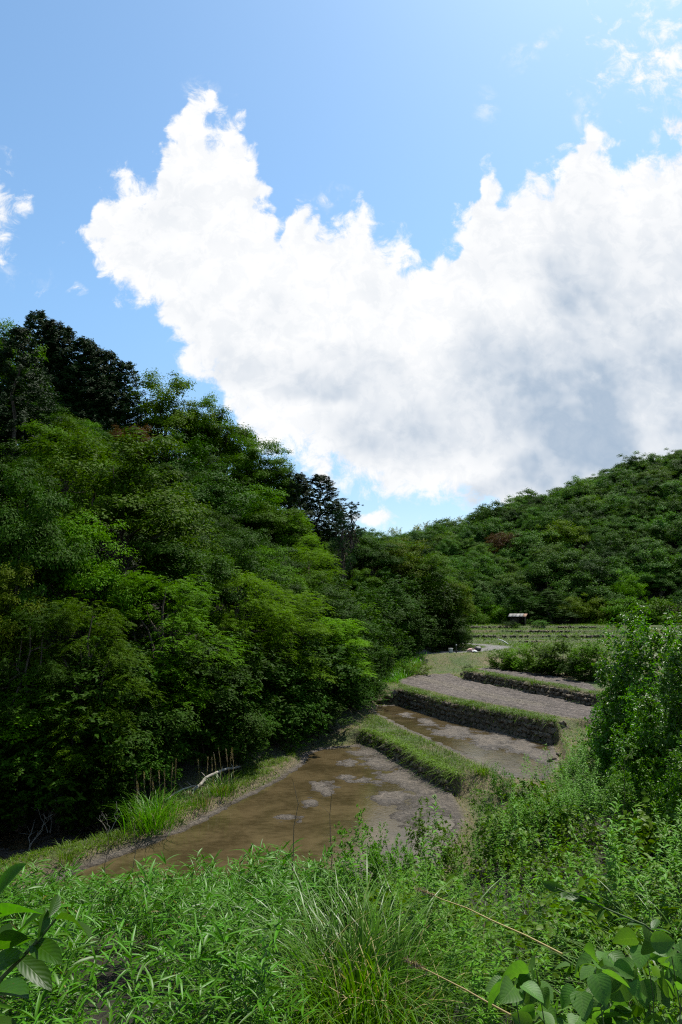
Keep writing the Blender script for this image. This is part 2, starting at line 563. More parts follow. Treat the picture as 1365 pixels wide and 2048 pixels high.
def build_ground():
    fx = np.arange(-11.5, 15.5, 0.11)
    xs = np.concatenate([[-700, -450, -300, -220], np.arange(-170, -40, 6), np.arange(-40, -11.5, 1.0), fx,
                         np.arange(15.5, 45, 1.0), np.arange(45, 170, 5), [220, 300, 450, 700]])
    fy = np.arange(11.5, 52, 0.11)
    ys = np.concatenate([[-600, -300, -120, -50, -20, -8], np.arange(-3, 11.5, .4), fy, np.arange(52, 62, .4), np.arange(62, 102, .2), np.arange(102, 125, 1),
                         np.arange(125, 260, 4), [280, 320, 400, 600, 900]])
    X, Y = np.meshgrid(xs, ys)
    x, y = X.ravel(), Y.ravel()
    z = ground_z(x, y)
    mud = np.zeros_like(x)
    # raised or sunk mud in the paddies
    d1, d2, d3, d4, d0 = [poly_dist(x, y, P) for P in (P1, T2, T3, T4, P0)]
    m = mud_height(x, y)
    # first paddy: shallow edge bank on the left, mud flat along the wall, open water elsewhere
    ctr = [(765, 1528, .9), (800, 1555, .9), (840, 1582, 1.0), (885, 1605, 1.1), (735, 1505, .7), (690, 1560, .55), (650, 1582, .6), (610, 1608, .45), (790, 1600, .6), (700, 1530, .35), (575, 1640, .3), (740, 1560, .5), (840, 1630, .8)]
    wx = x + .7 * fbm(x, y, .8, 4, 61, .6)
    wy = y + 1.1 * fbm(x, y, .8, 4, 62, .6)
    e1 = np.zeros_like(x)
    for px, py, r in ctr:
        c = at(px, py, 0)
        e1 = np.maximum(e1, 1.25 - np.hypot((wx - c[0]) / r, (wy - c[1]) / (r * 1.9)))
    b1 = -0.035 + 0.085 * np.clip(e1 * 1.0, 0, 1) + 0.07 * sstep(-d1, .42, .12)
    in1 = d1 < 0
    z = np.where(in1, Z1 + b1 + m, z)
    ctr = [(900, 1462, 1.8), (980, 1480, 2.0), (1060, 1500, 1.8), (860, 1445, 1.2), (1090, 1520, 1.4), (820, 1430, .8)]
    e2 = np.zeros_like(x)
    for px, py, r in ctr:
        c = at(px, py, Z2)
        e2 = np.maximum(e2, 1.1 - np.hypot((wx - c[0]) / (r * .6), (wy - c[1]) / (r * 1.3)))
    b2 = -0.028 + 0.095 * np.clip(e2 * 1.0, 0, 1) + 0.06 * sstep(-d2, .35, .1)
    z = np.where(d2 < 0, Z2 + b2 + m, z)
    clod = fbm(x, y, 4.5, 2, 33)
    furrow = np.sin((x * 0.91 + y * 0.41) * 9.0 + 2.5 * fbm(x, y, .5, 2, 30))
    rows = 0.035 * furrow
    z = np.where(d3 < 0, Z3 + 0.02 + m * 1.1 + rows + .05 * clod, z)
    z = np.where(d4 < 0, Z4 + 0.02 + m * 1.1 + rows + .05 * clod, z)
    z = np.where(d0 < 0, -0.17 + m * 1.2, z)
    mud = np.maximum.reduce([sstep(-d, -.12, .12) for d in (d1, d2, d3, d4, d0)])
    wet = np.maximum(np.where(d1 < 0.1, sstep(z, Z1 + .055, Z1 + .006), 0), np.where(d2 < 0.1, sstep(z, Z2 + .055, Z2 + .006), 0))
    wet = np.maximum(wet, np.where(d0 < 0.1, .8, 0))
    # road
    rd = ROADLINE
    rdist = np.abs(poly_dist(x, y, rd, closed=False))
    road = sstep(rdist, 1.25, 1.0)
    tleft = edge_t(x, y)
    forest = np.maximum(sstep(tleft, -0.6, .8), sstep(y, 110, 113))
    n1 = fbm(x, y, .5, 4, 40)
    n2 = fbm(x, y, 3.0, 3, 41)
    cgreen = np.array([.070, .105, .026])
    cdry = np.array([.165, .130, .068])
    cmud = np.array([.138, .116, .090])
    cwet = np.array([.062, .048, .032])
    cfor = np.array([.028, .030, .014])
    croad = np.array([.18, .175, .165])
    k = np.clip(.42 - .3 * sstep(y, 56, 64) + .9 * n1 + .4 * n2, 0, 1)[:, None]
    c = cgreen * (1 - k) + cdry * k
    # drier straw along paddy edges
    near = np.minimum.reduce([np.abs(d) for d in (d1, d2, d3)])
    kk = (sstep(near, .7, .1) * .75)[:, None]
    c = c * (1 - kk) + cdry * kk
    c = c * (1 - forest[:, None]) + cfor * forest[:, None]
    litter_shade = sstep(np.interp(x, YB[0], YB[1]) - y, .3, 1.4)[:, None]
    c = c * (1 - litter_shade) + np.array([.034, .030, .016]) * litter_shade  # dark litter, with the shade under the plants put into its colour
    cm = cmud * (1 + .28 * n2[:, None] + .2 * n1[:, None])
    dryrow = np.where((d3 < 0) | (d4 < 0), 1.0, 0)[:, None]
    cm = cm * (1 - dryrow) + (np.array([.124, .104, .088]) * (1 + .30 * n2[:, None] + .25 * n1[:, None] + .16 * furrow[:, None])) * dryrow
    pale = sstep(np.abs(poly_dist(x, y, np.array([at(820, 1352, Z3)[:2], at(980, 1392, Z3)[:2], at(1080, 1410, Z3)[:2]]), closed=False)), .9, .1)[:, None] * dryrow * .5
    cm = cm * (1 - pale) + np.array([.18, .155, .115]) * pale
    cm = cm * (1 - wet[:, None]) + cwet * wet[:, None]
    c = c * (1 - mud[:, None]) + cm * mud[:, None]
    c = c * (1 - road[:, None]) + croad * road[:, None]
    nx, ny = len(xs), len(ys)
    i = np.arange((ny - 1) * nx).reshape(ny - 1, nx)[:, :-1].ravel()
    F = np.stack([i, i + 1, i + nx + 1, i + nx], 1)
    mat, g, out = new_mat('earth')
    a = g.n('ShaderNodeAttribute', attribute_name='tint')
    wa = g.n('ShaderNodeAttribute', attribute_name='wet')
    tc = g.n('ShaderNodeTexCoord')
    nz = g.ramp(g.noise(tc.outputs['Object'], 8.0, 6, .7), .25, .75)
    nb = g.noise(tc.outputs['Object'], 2.2, 4, .6)
    cc = g.mix(1.0, a.outputs['Color'], g.mix(nz, (.55, .54, .53, 1), (1.40, 1.38, 1.35, 1)))
    cc.node.blend_type = 'MULTIPLY'
    h = g.m('ADD', nz, g.m('MULTIPLY', nb, .6))
    principled(g, out, cc, g.m('SUBTRACT', .92, g.m('MULTIPLY', wa.outputs['Fac'], .55)), .35, bump(g, h, 1.0, .09))
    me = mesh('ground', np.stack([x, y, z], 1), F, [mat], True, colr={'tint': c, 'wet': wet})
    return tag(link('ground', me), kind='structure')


ROADLINE = np.array([(5.5, 60.6), (8, 62.0), (11.5, 64.2), (14.2, 67.5), (16.2, 72.0), (14.5, 77), (12.5, 80), (11, 86)], float)
build_ground()


def water_mat(name, c1, c2):
    m, g, out = new_mat(name)
    tc = g.n('ShaderNodeTexCoord')
    n1 = g.noise(tc.outputs['Object'], .7, 4, .55, .5)
    n2 = g.noise(g.v('MULTIPLY', tc.outputs['Object'], (1, 1.6, 1)), 3.4, 5, .6)
    cc = g.mix(g.ramp(g.m('ADD', g.m('MULTIPLY', n1, .6), g.m('MULTIPLY', n2, .4)), .36, .64), c1, c2)
    nb = g.noise(g.v('MULTIPLY', tc.outputs['Object'], (1, 1.4, 1)), 11, 3, .5)
    b = principled(g, out, cc, .07, .5, bump(g, nb, .25, .012))
    b.inputs['IOR'].default_value = 1.33
    return m


def build_water():
    wm = water_mat('muddy_water', (.036, .027, .012, 1), (.078, .058, .028, 1))
    for name, P, z in (('paddy_water', P1, Z1 + .004), ('paddy_water', T2, Z2 + .002), ('paddy_water', P0, -.165)):
        c = P.mean(0)
        Q = c + (P - c) * 0.992
        bm = bmesh.new()
        f = bm.faces.new([bm.verts.new((p[0], p[1], z)) for p in Q])
        if f.calc_area() and f.normal.z < 0:
            f.normal_flip()
        bm.normal_update()
        if f.normal.z < 0:
            bmesh.ops.reverse_faces(bm, faces=[f])
        bmesh.ops.triangulate(bm, faces=bm.faces[:])
        me = bpy.data.meshes.new(name)
        bm.to_mesh(me)
        bm.free()
        me.materials.append(wm)
        tag(link(name, me), kind='structure')


build_water()

# ------------------------------------------------------------------ vegetation: materials and builders
def leaf_mat(name, c, trans=(.5, .8, .25), tr=0.30, rough=0.6, spec=0.04, var=.4, hue=.016, veins=False, obj_var=.6):
    m, g, out = new_mat(name)
    oi = g.n('ShaderNodeObjectInfo')
    ge = g.n('ShaderNodeNewGeometry')
    hs = g.n('ShaderNodeHueSaturation')
    rnd = ge.outputs['Random Per Island']
    g.set(hs.inputs['Hue'], g.m('ADD', .5 - hue / 2 - .004, g.m('ADD', g.m('MULTIPLY', oi.outputs['Random'], hue), g.m('MULTIPLY', rnd, .02))))
    g.set(hs.inputs['Saturation'], 1.18)
    g.set(hs.inputs['Value'], g.m('MULTIPLY', g.m('ADD', 1 - var / 2, g.m('MULTIPLY', rnd, var)), g.m('ADD', 1 - obj_var / 2, g.m('MULTIPLY', oi.outputs['Random'], obj_var))))
    hs.inputs['Color'].default_value = (*c, 1)
    cc = hs.outputs[0]
    nrm = None
    if veins:
        uv = g.n('ShaderNodeUVMap')
        s = g.n('ShaderNodeSeparateXYZ')
        g.set(s.inputs[0], uv.outputs[0])
        w = g.m('SINE', g.m('MULTIPLY', g.m('SUBTRACT', s.outputs[0], g.m('MULTIPLY', g.m('ABSOLUTE', s.outputs[1]), .28)), 52))
        w2 = g.ramp(g.m('ABSOLUTE', s.outputs[1]), .09, .0)
        h = g.m('ADD', g.m('MULTIPLY', g.ramp(w, .55, 1.0), .6), w2)
        cc = g.mix(g.m('MULTIPLY', h, .14), cc, (min(1, c[0] * 2.2 + .03), min(1, c[1] * 1.8 + .03), c[2] * 1.6 + .01, 1))
        tc = g.n('ShaderNodeTexCoord')
        sv = g.v('ADD', g.v('MULTIPLY', tc.outputs['Object'], (1, 1, 1)), g.xyz(g.m('MULTIPLY', oi.outputs['Random'], 30), 0, 0))
        cc = g.mix(g.m('MULTIPLY', g.ramp(g.noise(sv, 5, 4, .6), .35, .7), .45), cc, (c[0] * .55, c[1] * .6, c[2] * .7, 1))
        cc = g.mix(g.m('MULTIPLY', g.ramp(g.noise(sv, 17, 3, .55), .68, .74), .8), cc, (.10, .062, .02, 1))
        nrm = bump(g, g.m('ADD', g.m('MULTIPLY', w, -.5), g.m('MULTIPLY', w2, -1.0)), .2, .0015)
    b = principled(g, None, cc, rough, spec, nrm)
    t = g.n('ShaderNodeBsdfTranslucent')
    tcol = g.mix(1.0, cc, (trans[0] * 3.0, trans[1] * 2.0, trans[2] * 2.2, 1))
    tcol.node.blend_type = 'MULTIPLY'
    g.set(t.inputs[0], tcol)
    mx = g.n('ShaderNodeMixShader')
    mx.inputs[0].default_value = tr
    g.t.links.new(b.outputs[0], mx.inputs[1])
    g.t.links.new(t.outputs[0], mx.inputs[2])
    g.t.links.new(mx.outputs[0], out.inputs[0])
    return m


def plain_mat(name, c, rough=.8, spec=.2, scale=8.0, var=.5, bump_s=.5, bump_d=.01, stretch=(1, 1, 1)):
    m, g, out = new_mat(name)
    tc = g.n('ShaderNodeTexCoord')
    oi = g.n('ShaderNodeObjectInfo')
    vec = g.v('ADD', g.v('MULTIPLY', tc.outputs['Object'], stretch), g.xyz(g.m('MULTIPLY', oi.outputs['Random'], 40), 0, 0))
    n = g.noise(vec, scale, 5, .62)
    lo = tuple(x * (1 - var) for x in c) + (1,)
    hi = tuple(min(1, x * (1 + var)) for x in c) + (1,)
    cc = g.mix(g.ramp(n, .3, .7), lo, hi)
    k = g.m('ADD', .75, g.m('MULTIPLY', oi.outputs['Random'], .5))
    cc2 = g.mix(1.0, cc, g.xyz(k, k, k))
    cc2.node.blend_type = 'MULTIPLY'
    principled(g, out, cc2, rough, spec, bump(g, n, bump_s, bump_d))
    return m


M = {}
M['bark'] = plain_mat('bark', (.085, .065, .048), .9, .15, 6, .5, .8, .03, (1, 1, .25))
M['mid'] = leaf_mat('leaf_mid_green', (.066, .118, .016), tr=.24, var=.28)
M['bright'] = leaf_mat('leaf_bright_green', (.095, .165, .019), tr=.30, var=.3)
M['dark'] = leaf_mat('leaf_dark_green', (.032, .062, .011), tr=.2, var=.3)
M['olive'] = leaf_mat('leaf_olive', (.082, .114, .018), tr=.25, var=.28)
M['brown'] = leaf_mat('leaf_reddish_brown', (0.0731, 0.0430, 0.0206), tr=.3)
M['hillmid'] = leaf_mat('hill_leaf_green', (.060, .108, .026), tr=.25, var=.28)  # hill leaf greens are muted: slight haze painted into their colour
M['hillpale'] = leaf_mat('hill_leaf_pale', (.082, .130, .034), tr=.28, var=.28)
M['hilldark'] = leaf_mat('hill_leaf_dark', (.036, .068, .018), tr=.22, var=.28)
M['conifer'] = leaf_mat('conifer_sprays', (0.0145, 0.030, 0.008), tr=.12, rough=.65, spec=.08)
M['pine'] = leaf_mat('pine_needles', (0.0189, 0.0396, 0.0172), tr=.15, rough=.6)
M['glossy'] = leaf_mat('leaf_glossy_green', (.064, .145, .012), tr=.38, rough=.40, spec=.22)
M['bamboo'] = leaf_mat('bamboo_foliage', (0.1419, 0.1419, 0.0430), tr=.4)
M['flower'] = leaf_mat('pale_leaf', (0.1462, 0.1634, 0.1032), tr=.3)
M['sasa'] = leaf_mat('dwarf_bamboo_leaf', (.051, .108, .011), tr=.18, rough=.42, spec=.18, var=.7)
M['straw'] = leaf_mat('dry_straw', (0.2924, 0.2322, 0.1290), tr=.25, rough=.6, spec=.2, var=.5, hue=.02)
M['blade'] = leaf_mat('grass_blade', (.080, .160, .020), tr=.34, rough=.40, spec=.25, var=.6)
M['bankgrass'] = leaf_mat('bank_grass', (.090, .140, .022), tr=.34, rough=.5, spec=.15, var=.6, hue=.0)
M['weed'] = leaf_mat('weed_leaf', (.068, .140, .011), tr=.24, rough=.5, spec=.12, var=.5)
M['weedyellow'] = leaf_mat('yellow_green_leaf', (.090, .165, .012), tr=.28, rough=.5, spec=.12, var=.5)
M['kudzu'] = leaf_mat('kudzu_leaf', (0.0860, 0.1591, 0.0387), tr=.45, rough=.5, spec=.22, var=.5, veins=True)
M['bigleaf'] = leaf_mat('broad_shrub_leaf', (0.0473, 0.1032, 0.0155), tr=.45, rough=.42, spec=.25, var=.3, veins=True)
M['stem'] = plain_mat('green_stem', (.075, .11, .035), .6, .3, 12, .3)
M['twig'] = plain_mat('dead_twig', (.12, .09, .06), .9, .1, 12, .4)
M['plume'] = leaf_mat('dry_plume', (0.22, 0.18, 0.13), tr=.3, rough=.8, spec=.1, var=.4, hue=.01)


def rhombs(c, n, d, L, W, fold=.18):
    """leaf-shaped folded pairs of triangles"""
    n = unit(n)
    d = unit(d - n * np.sum(d * n, 1, keepdims=True))
    s = np.cross(n, d)
    L = np.broadcast_to(L, (len(c),))[:, None]
    W = np.broadcast_to(W, (len(c),))[:, None]
    a = c - d * L * .5
    b = c + d * L * .5
    e = c + s * W * .5 + n * W * fold - d * L * .05
    f = c - s * W * .5 + n * W * fold - d * L * .05
    V = np.stack([a, e, b, f], 1).reshape(-1, 3)
    k = np.arange(len(c))[:, None] * 4
    F = np.concatenate([k + [0, 2, 1], k + [0, 3, 2]])
    return V, F


def strips(base, d, up, L, W, droop, S=6, prof=None, fold=.15, mid=True):
    """lanceolate leaves: S segments, folded along the midrib, bending under their weight"""
    N = len(base)
    d = unit(d)
    L = np.broadcast_to(L, (N,))
    W = np.broadcast_to(W, (N,))
    droop = np.broadcast_to(droop, (N,))
    t = np.linspace(0, 1, S + 1)
    if prof is None:
        w = np.sin(np.pi * np.clip(t, 0.02, 1) ** .75) ** .8
        w[-1] = 0.02
        w[0] = .12
    else:
        w = np.asarray(prof)
    P = base[:, None, :] + d[:, None, :] * (L[:, None] * t)[..., None]
    P[..., 2] -= (droop * L)[:, None] * t ** 2
    T = np.gradient(P, axis=1)
    T = unit(T)
    sd = unit(np.cross(T, up[:, None, :]))
    nn = np.cross(sd, T)
    hw = (W[:, None] * .5 * w)[..., None]
    A = P - sd * hw + nn * hw * fold * 2
    B = P + sd * hw + nn * hw * fold * 2
    if mid:
        V = np.stack([A, P, B], 2)
        c = 3
        uvs = np.broadcast_to(np.stack([np.broadcast_to(t[:, None], (S + 1, 3)), np.broadcast_to(np.array([-1, 0, 1.]), (S + 1, 3))], -1), (N, S + 1, 3, 2))
    else:
        V = np.stack([A, B], 2)
        c = 2
        uvs = np.broadcast_to(np.stack([np.broadcast_to(t[:, None], (S + 1, 2)), np.broadcast_to(np.array([-1, 1.]), (S + 1, 2))], -1), (N, S + 1, 2, 2))
    k = (np.arange(N) * (S + 1) * c)[:, None, None] + (np.arange(S) * c)[None, :, None]
    quads = []
    for j in range(c - 1):
        quads.append(k + np.array([j, j + 1, j + 1 + c, j + c])[None, None, :])
    F = np.concatenate([q.reshape(-1, 4) for q in quads])
    return V.reshape(-1, 3), F, uvs.reshape(-1, 2)


def tube(pts, rad, n=5):
    pts = np.asarray(pts, float)
    rad = np.broadcast_to(np.asarray(rad, float), (len(pts),))
    T = unit(np.gradient(pts, axis=0))
    ref = np.array([0.31, .17, .93]) if abs(T[0][2]) < .8 else np.array([1., .2, 0])
    s = unit(np.cross(T, ref))
    b = np.cross(T, s)
    a = np.linspace(0, 2 * np.pi, n, endpoint=False)
    V = pts[:, None] + rad[:, None, None] * (np.cos(a)[None, :, None] * s[:, None] + np.sin(a)[None, :, None] * b[:, None])
    k = np.arange(len(pts) - 1)[:, None] * n
    i = np.arange(n)[None]
    j = (i + 1) % n
    F = np.stack([k + i, k + j, k + n + j, k + n + i], -1).reshape(-1, 4)
    return V.reshape(-1, 3), F


def rdir(r, n):
    v = r.normal(size=(n, 3))
    return unit(v)


def limb_path(r, a, b, k=5, wob=.08, bow=.06):
    a, b = np.asarray(a, float), np.asarray(b, float)
    t = np.linspace(0, 1, k)[:, None]
    p = a + (b - a) * t
    L = np.linalg.norm(b - a)
    p[1:-1] += r.normal(size=(k - 2, 3)) * L * wob
    p[:, 2] += np.sin(t[:, 0] * np.pi) * L * bow
    return p


def trunk_mesh(r, name, H, rad, tips, lean=.3, low=False):
    """tapered trunk with a flared foot; limbs grow out of its rings and reach towards the given tips"""
    lean = .05 if low else lean
    top = np.array([r.normal() * lean, r.normal() * lean, H])
    p = limb_path(r, (0, 0, -.6), top, 8, .015)
    t = np.linspace(0, 1, 8)
    V, F = tube(p, rad * (1.35 * np.exp(-t * 9) + 1 - .82 * t), 7)
    Vs, Fs, n = [V], [F], len(V)
    for tip in tips:
        k = 1 if low else int(r.uniform(.35, .9) * 7)
        a = p[k]
        tip = a + (np.asarray(tip) - a) * .85
        ra = rad * (1 - .82 * k / 7)
        q = limb_path(r, a, tip, 5, .06, .03)
        V, F = tube(q, np.concatenate([[ra], np.linspace(min(ra * .8, rad * .4), rad * .08, 4)]), 7)
        F = np.where(F < 7, F + k * 7, F - 7 + n)
        Vs.append(V[7:])
        Fs.append(F)
        n += len(V) - 7
    return mesh(name, np.concatenate(Vs), np.concatenate(Fs), [M['bark']], True)


def crown_broad(seed, npuff=150, lp=300, Rr=4.0, zc=5.3, Rz=4.7, pr=(.5, 1.0), leaf=(.17, .085), flat=.74, low=-.45, upw=.8):
    """domed crown: many overlapping flattened leaf clumps, ragged outline with gaps"""
    r = np.random.default_rng(seed)
    C, N, D, S = [], [], [], []
    tips = []
    # boughs: well spaced over the dome, each carrying a tight group of clumps, dark gaps between them
    B = []
    for k in range(600):
        v = rdir(r, 1)[0]
        if v[2] < low or any(np.dot(v, b) > math.cos(.42) for b in B):
            continue
        B.append(v)
    BR = r.uniform(.66, .92, len(B)) * (1 + .10 * np.sin(np.arange(len(B)) * 2.4 + seed))
    for i in range(npuff):
        k = i % len(B)
        v = B[k]
        bc = np.array([v[0] * Rr * BR[k], v[1] * Rr * BR[k], zc + v[2] * Rz * BR[k]])
        c = bc + rdir(r, 1)[0] * r.uniform(.2, 1.5) * np.array([1, 1, .75]) * Rr / 4.0
        if i % 3 == 2:
            # inner clumps join the boughs
            w = rdir(r, 1)[0]
            w[2] = abs(w[2]) * .9 + .05
            c = np.array([w[0] * Rr, w[1] * Rr, 0]) * r.uniform(.25, .72) + np.array([0, 0, zc + w[2] * Rz * r.uniform(.25, .72)])
        R0 = r.uniform(*pr)
        n = int(lp * R0 * R0 * r.uniform(.7, 1.2))
        q = rdir(r, n)
        q[:, 2] = np.where(q[:, 2] < -.25, -q[:, 2] * .6, q[:, 2])
        rad = R0 * r.uniform(.2, 1.25, n) ** .8 * (1 + .25 * np.sin(q[:, 0] * 7 + i) * np.sin(q[:, 1] * 6 + 2 * i))
        pos = c + q * rad[:, None] * np.array([1, 1, flat])
        # sprays hang from the rim of the clump
        pos[:, 2] -= .15 * np.maximum(0, np.hypot(q[:, 0], q[:, 1]) - .6) * R0
        hub = bc - np.array([0, 0, .7]) - v * .5
        out = unit(unit(pos - hub) * 1.0 + q * .45)
        C.append(pos)
        N.append(out * 1.1 + np.array([0, 0, upw * .6]) + r.normal(size=(n, 3)) * .36)
        D.append(out * .5 + r.normal(size=(n, 3)) * .7 + np.array([0, 0, -.35]))
        S.append(r.uniform(.65, 1.3, n))
        if i < len(B) and i % 2 == 0:
            tips.append(bc)
    C, N, D, S = map(np.concatenate, (C, N, D, S))
    V, F = rhombs(C, N, D, leaf[0] * S, leaf[1] * S)
    return V, F, tips


def crown_layered(seed, ntier=52, Rr=4.2, H=7.5, z0=2.2, leaf=(.19, .06)):
    """spreading crown: flat tiers of compound leaves, each frond a row of leaflets"""
    r = np.random.default_rng(seed)
    C, N, D, S = [], [], [], []
    tips = []
    for i in range(ntier):
        f = r.uniform(0, 1)
        z = z0 + (H - z0) * f
        ang = r.uniform(0, 2 * np.pi)
        reach = Rr * (1.02 - .62 * f ** 1.6) * r.uniform(.45, 1.0)
        c = np.array([math.cos(ang) * reach, math.sin(ang) * reach, z - .12 * reach])
        R0 = r.uniform(.75, 1.45)
        tips.append(c)
        nf = int(46 * R0 * R0)
        for k in range(nf):
            a2 = ang + r.normal() * 1.3
            rr = R0 * math.sqrt(r.uniform(0, 1))
            th = r.uniform(0, 2 * np.pi)
            base = c + np.array([math.cos(th) * rr, math.sin(th) * rr, -.42 * (rr / R0) ** 2 * R0 + r.normal() * .13])
            fd = unit(np.array([math.cos(a2), math.sin(a2), r.uniform(-.35, .25)]))
            L = r.uniform(.35, .6)
            m = 6
            t = np.linspace(.1, 1, m)
            ctr = base + fd * (L * t)[:, None]
            ctr[:, 2] -= .25 * L * t ** 2
            sd = unit(np.cross(fd, [0, 0, 1.0]))
            for sg in (-1, 1):
                dd = sd * sg + fd * .45 + np.array([0, 0, -.25])
                C.append(ctr + unit(dd) * leaf[0] * .45)
                D.append(np.broadcast_to(dd, (m, 3)))
                N.append(np.array([0, 0, 1.0]) + fd * .25 + r.normal(size=(m, 3)) * .22)
                S.append(np.linspace(1.1, .7, m))
    C, N, D, S = map(np.concatenate, (C, N, D, S))
    V, F = rhombs(C, N, D, leaf[0] * S, leaf[1] * S)
    return V, F, tips[::4]


def crown_conifer(seed, H=13.0, z0=1.5, Rb=3.0, n=520, spr=(.5, .95)):
    """dense ragged cone of drooping flat sprays"""
    r = np.random.default_rng(seed)
    C, N, D, S = [], [], [], []
    for i in range(n):
        f = r.uniform(0, 1) ** .85
        z = z0 + (H - z0) * f
        ang = r.uniform(0, 2 * np.pi)
        prof = (1 - f) ** .6 * (1 - .25 * max(0, .25 - f) / .25) + .05
        wob = 1 + .25 * math.sin(ang * 3 + z * 1.3 + seed)
        reach = Rb * prof * r.uniform(.55, 1.08) * wob
        R0 = r.uniform(*spr) * (1 - .45 * f)
        out = np.array([math.cos(ang), math.sin(ang), 0])
        c = out * reach + np.array([0, 0, z])
        m = int(46 * R0 / .7)
        t = r.uniform(-.2, 1, m)
        w = r.uniform(-1, 1, m) * .5 * (1 - .6 * np.abs(t))
        sd = np.cross(out, [0, 0, 1.0])
        fd = unit(out + np.array([0, 0, r.uniform(.1, .7)]))
        pos = c + fd * (t * R0)[:, None] + sd * (w * R0)[:, None] + r.normal(size=(m, 3)) * .06
        pos[:, 2] -= .35 * np.abs(w) * R0
        C.append(pos)
        D.append(fd * .8 + sd * np.sign(w)[:, None] * .7 + r.normal(size=(m, 3)) * .3)
        N.append(np.array([0, 0, .8]) + out * .7 + r.normal(size=(m, 3)) * .45)
        S.append(r.uniform(.7, 1.3, m))
    # leader
    C, N, D, S = map(np.concatenate, (C, N, D, S))
    V, F = rhombs(C, N, D, .26 * S, .085 * S)
    return V, F, []


def crown_pine(seed, H=11.0):
    r = np.random.default_rng(seed)
    C, N, D, S = [], [], [], []
    tips = []
    for i in range(46):
        f = r.uniform(.3, 1)
        z = H * f
        ang = r.uniform(0, 2 * np.pi)
        reach = (1 - f) * 4.6 * r.uniform(.4, 1) + .15
        base = np.array([math.cos(ang) * reach, math.sin(ang) * reach, z + reach * .12])
        tips.append(base)
        for k in range(9):
            tp = base + r.normal(size=3) * np.array([.42, .42, .16])
            m = 26
            q = rdir(r, m)
            q[:, 2] = np.abs(q[:, 2]) * .8 + .1
            C.append(tp + q * .13)
            D.append(q)
            N.append(r.normal(size=(m, 3)))
            S.append(np.ones(m))
    C, N, D, S = map(np.concatenate, (C, N, D, S))
    V, F = rhombs(C, N, D, .30 * S, .030 * S, .05)
    return V, F, tips


def crown_bamboo(seed, H=9.0):
    """nodding feathery culms"""
    r = np.random.default_rng(seed)
    C, N, D, S = [], [], [], []
    for i in range(16):
        b = r.normal(size=2) * 1.0
        a = r.uniform(0, 6.28)
        hh = H * r.uniform(.75, 1)
        m = 260
        t = r.uniform(.3, 1, m)
        bend = 1.6 * t ** 3
        pos = np.stack([b[0] + math.cos(a) * bend, b[1] + math.sin(a) * bend, hh * (t - .10 * t ** 4)], 1) + r.normal(size=(m, 3)) * (.48 * (1.15 - t))[:, None]
        C.append(pos)
        D.append(r.normal(size=(m, 3)) + np.array([0, 0, -.6]))
        N.append(r.normal(size=(m, 3)) * .6 + np.array([0, 0, .7]))
        S.append(r.uniform(.7, 1.3, m))
    C, N, D, S = map(np.concatenate, (C, N, D, S))
    V, F = rhombs(C, N, D, .26 * S, .07 * S)
    return V, F, []


def crown_shrub(seed, Rr=1.6, H=2.6, leaf=(.13, .06), npuff=46, lp=300):
    """bush leafy to the ground"""
    r = np.random.default_rng(seed)
    C, N, D, S, tips = [], [], [], [], []
    for i in range(npuff):
        v = rdir(r, 1)[0]
        v[2] = abs(v[2]) if r.random() < .75 else v[2] * .3
        rr = r.uniform(.6, 1.05) * (1 + .2 * math.sin(3 * math.atan2(v[1], v[0]) + seed))
        c = np.array([v[0] * Rr * rr, v[1] * Rr * rr, H * .32 + v[2] * H * .60 * rr])
        if i % 4 == 0:
            c[2] = H * r.uniform(.06, .3)
        c[2] = max(c[2], .15)
        R0 = r.uniform(.28, .55) * Rr / 1.6
        n = int(lp * R0)
        # whorls: leaves radiate from shoot tips
        ns = max(3, n // 7)
        tp = c + rdir(r, ns) * R0 * r.uniform(.5, 1.1, (ns, 1)) * np.array([1, 1, .75])
        k = r.integers(0, ns, n)
        q = rdir(r, n)
        q[:, 2] = q[:, 2] * .45 + .12
        q = unit(q)
        C.append(tp[k] + q * leaf[0] * .55)
        D.append(q)
        N.append(np.array([0, 0, 1.0]) + r.normal(size=(n, 3)) * .38 + unit(c - np.array([0, 0, H * .3])) * .35)
        S.append(r.uniform(.7, 1.25, n))
        if i % 3 == 0:
            tips.append(c)
    C, N, D, S = map(np.concatenate, (C, N, D, S))
    V, F = rhombs(C, N, D, leaf[0] * S, leaf[1] * S)
    return V, F, tips


# prototypes: nominal size, (crown mesh per material is made on demand), trunk mesh
PROTO = {}


def add_proto(key, VF, H, rad, trunk_H, width, top):
    V, F, tips = VF
    r = np.random.default_rng(sum(map(ord, key)))
    PROTO[key] = dict(V=V, F=F, trunk=trunk_mesh(r, 'trunk', trunk_H, rad, tips, low='sh' in key), width=width, top=top)


for k in range(4):
    add_proto(f'broad{k}', crown_broad(11 + k, leaf=(.215, .100)), 10, .22, 6.0, 8.6, 10.2)
for k in range(3):
    add_proto(f'far{k}', crown_broad(31 + k, npuff=100, lp=170, leaf=(.29, .155), Rr=4.2, zc=4.4, Rz=4.3, pr=(.6, 1.2), upw=.35, flat=.85, low=-.2), 9, .22, 6, 8.8, 9.0)
for k in range(3):
    add_proto(f'layer{k}', crown_layered(51 + k), 8, .18, 6.5, 9.0, 7.6)
for k in range(2):
    add_proto(f'conifer{k}', crown_conifer(61 + k), 13, .2, 12.2, 5.2, 13.2)
add_proto('pine0', crown_pine(71), 11, .17, 10.8, 6.0, 11.2)
add_proto('bamboo0', crown_bamboo(75), 9, .06, 5.0, 5.0, 9.0)
for k in range(3):
    add_proto(f'shrub{k}', crown_shrub(81 + k), 2.6, .035, 1.6, 3.6, 2.5)
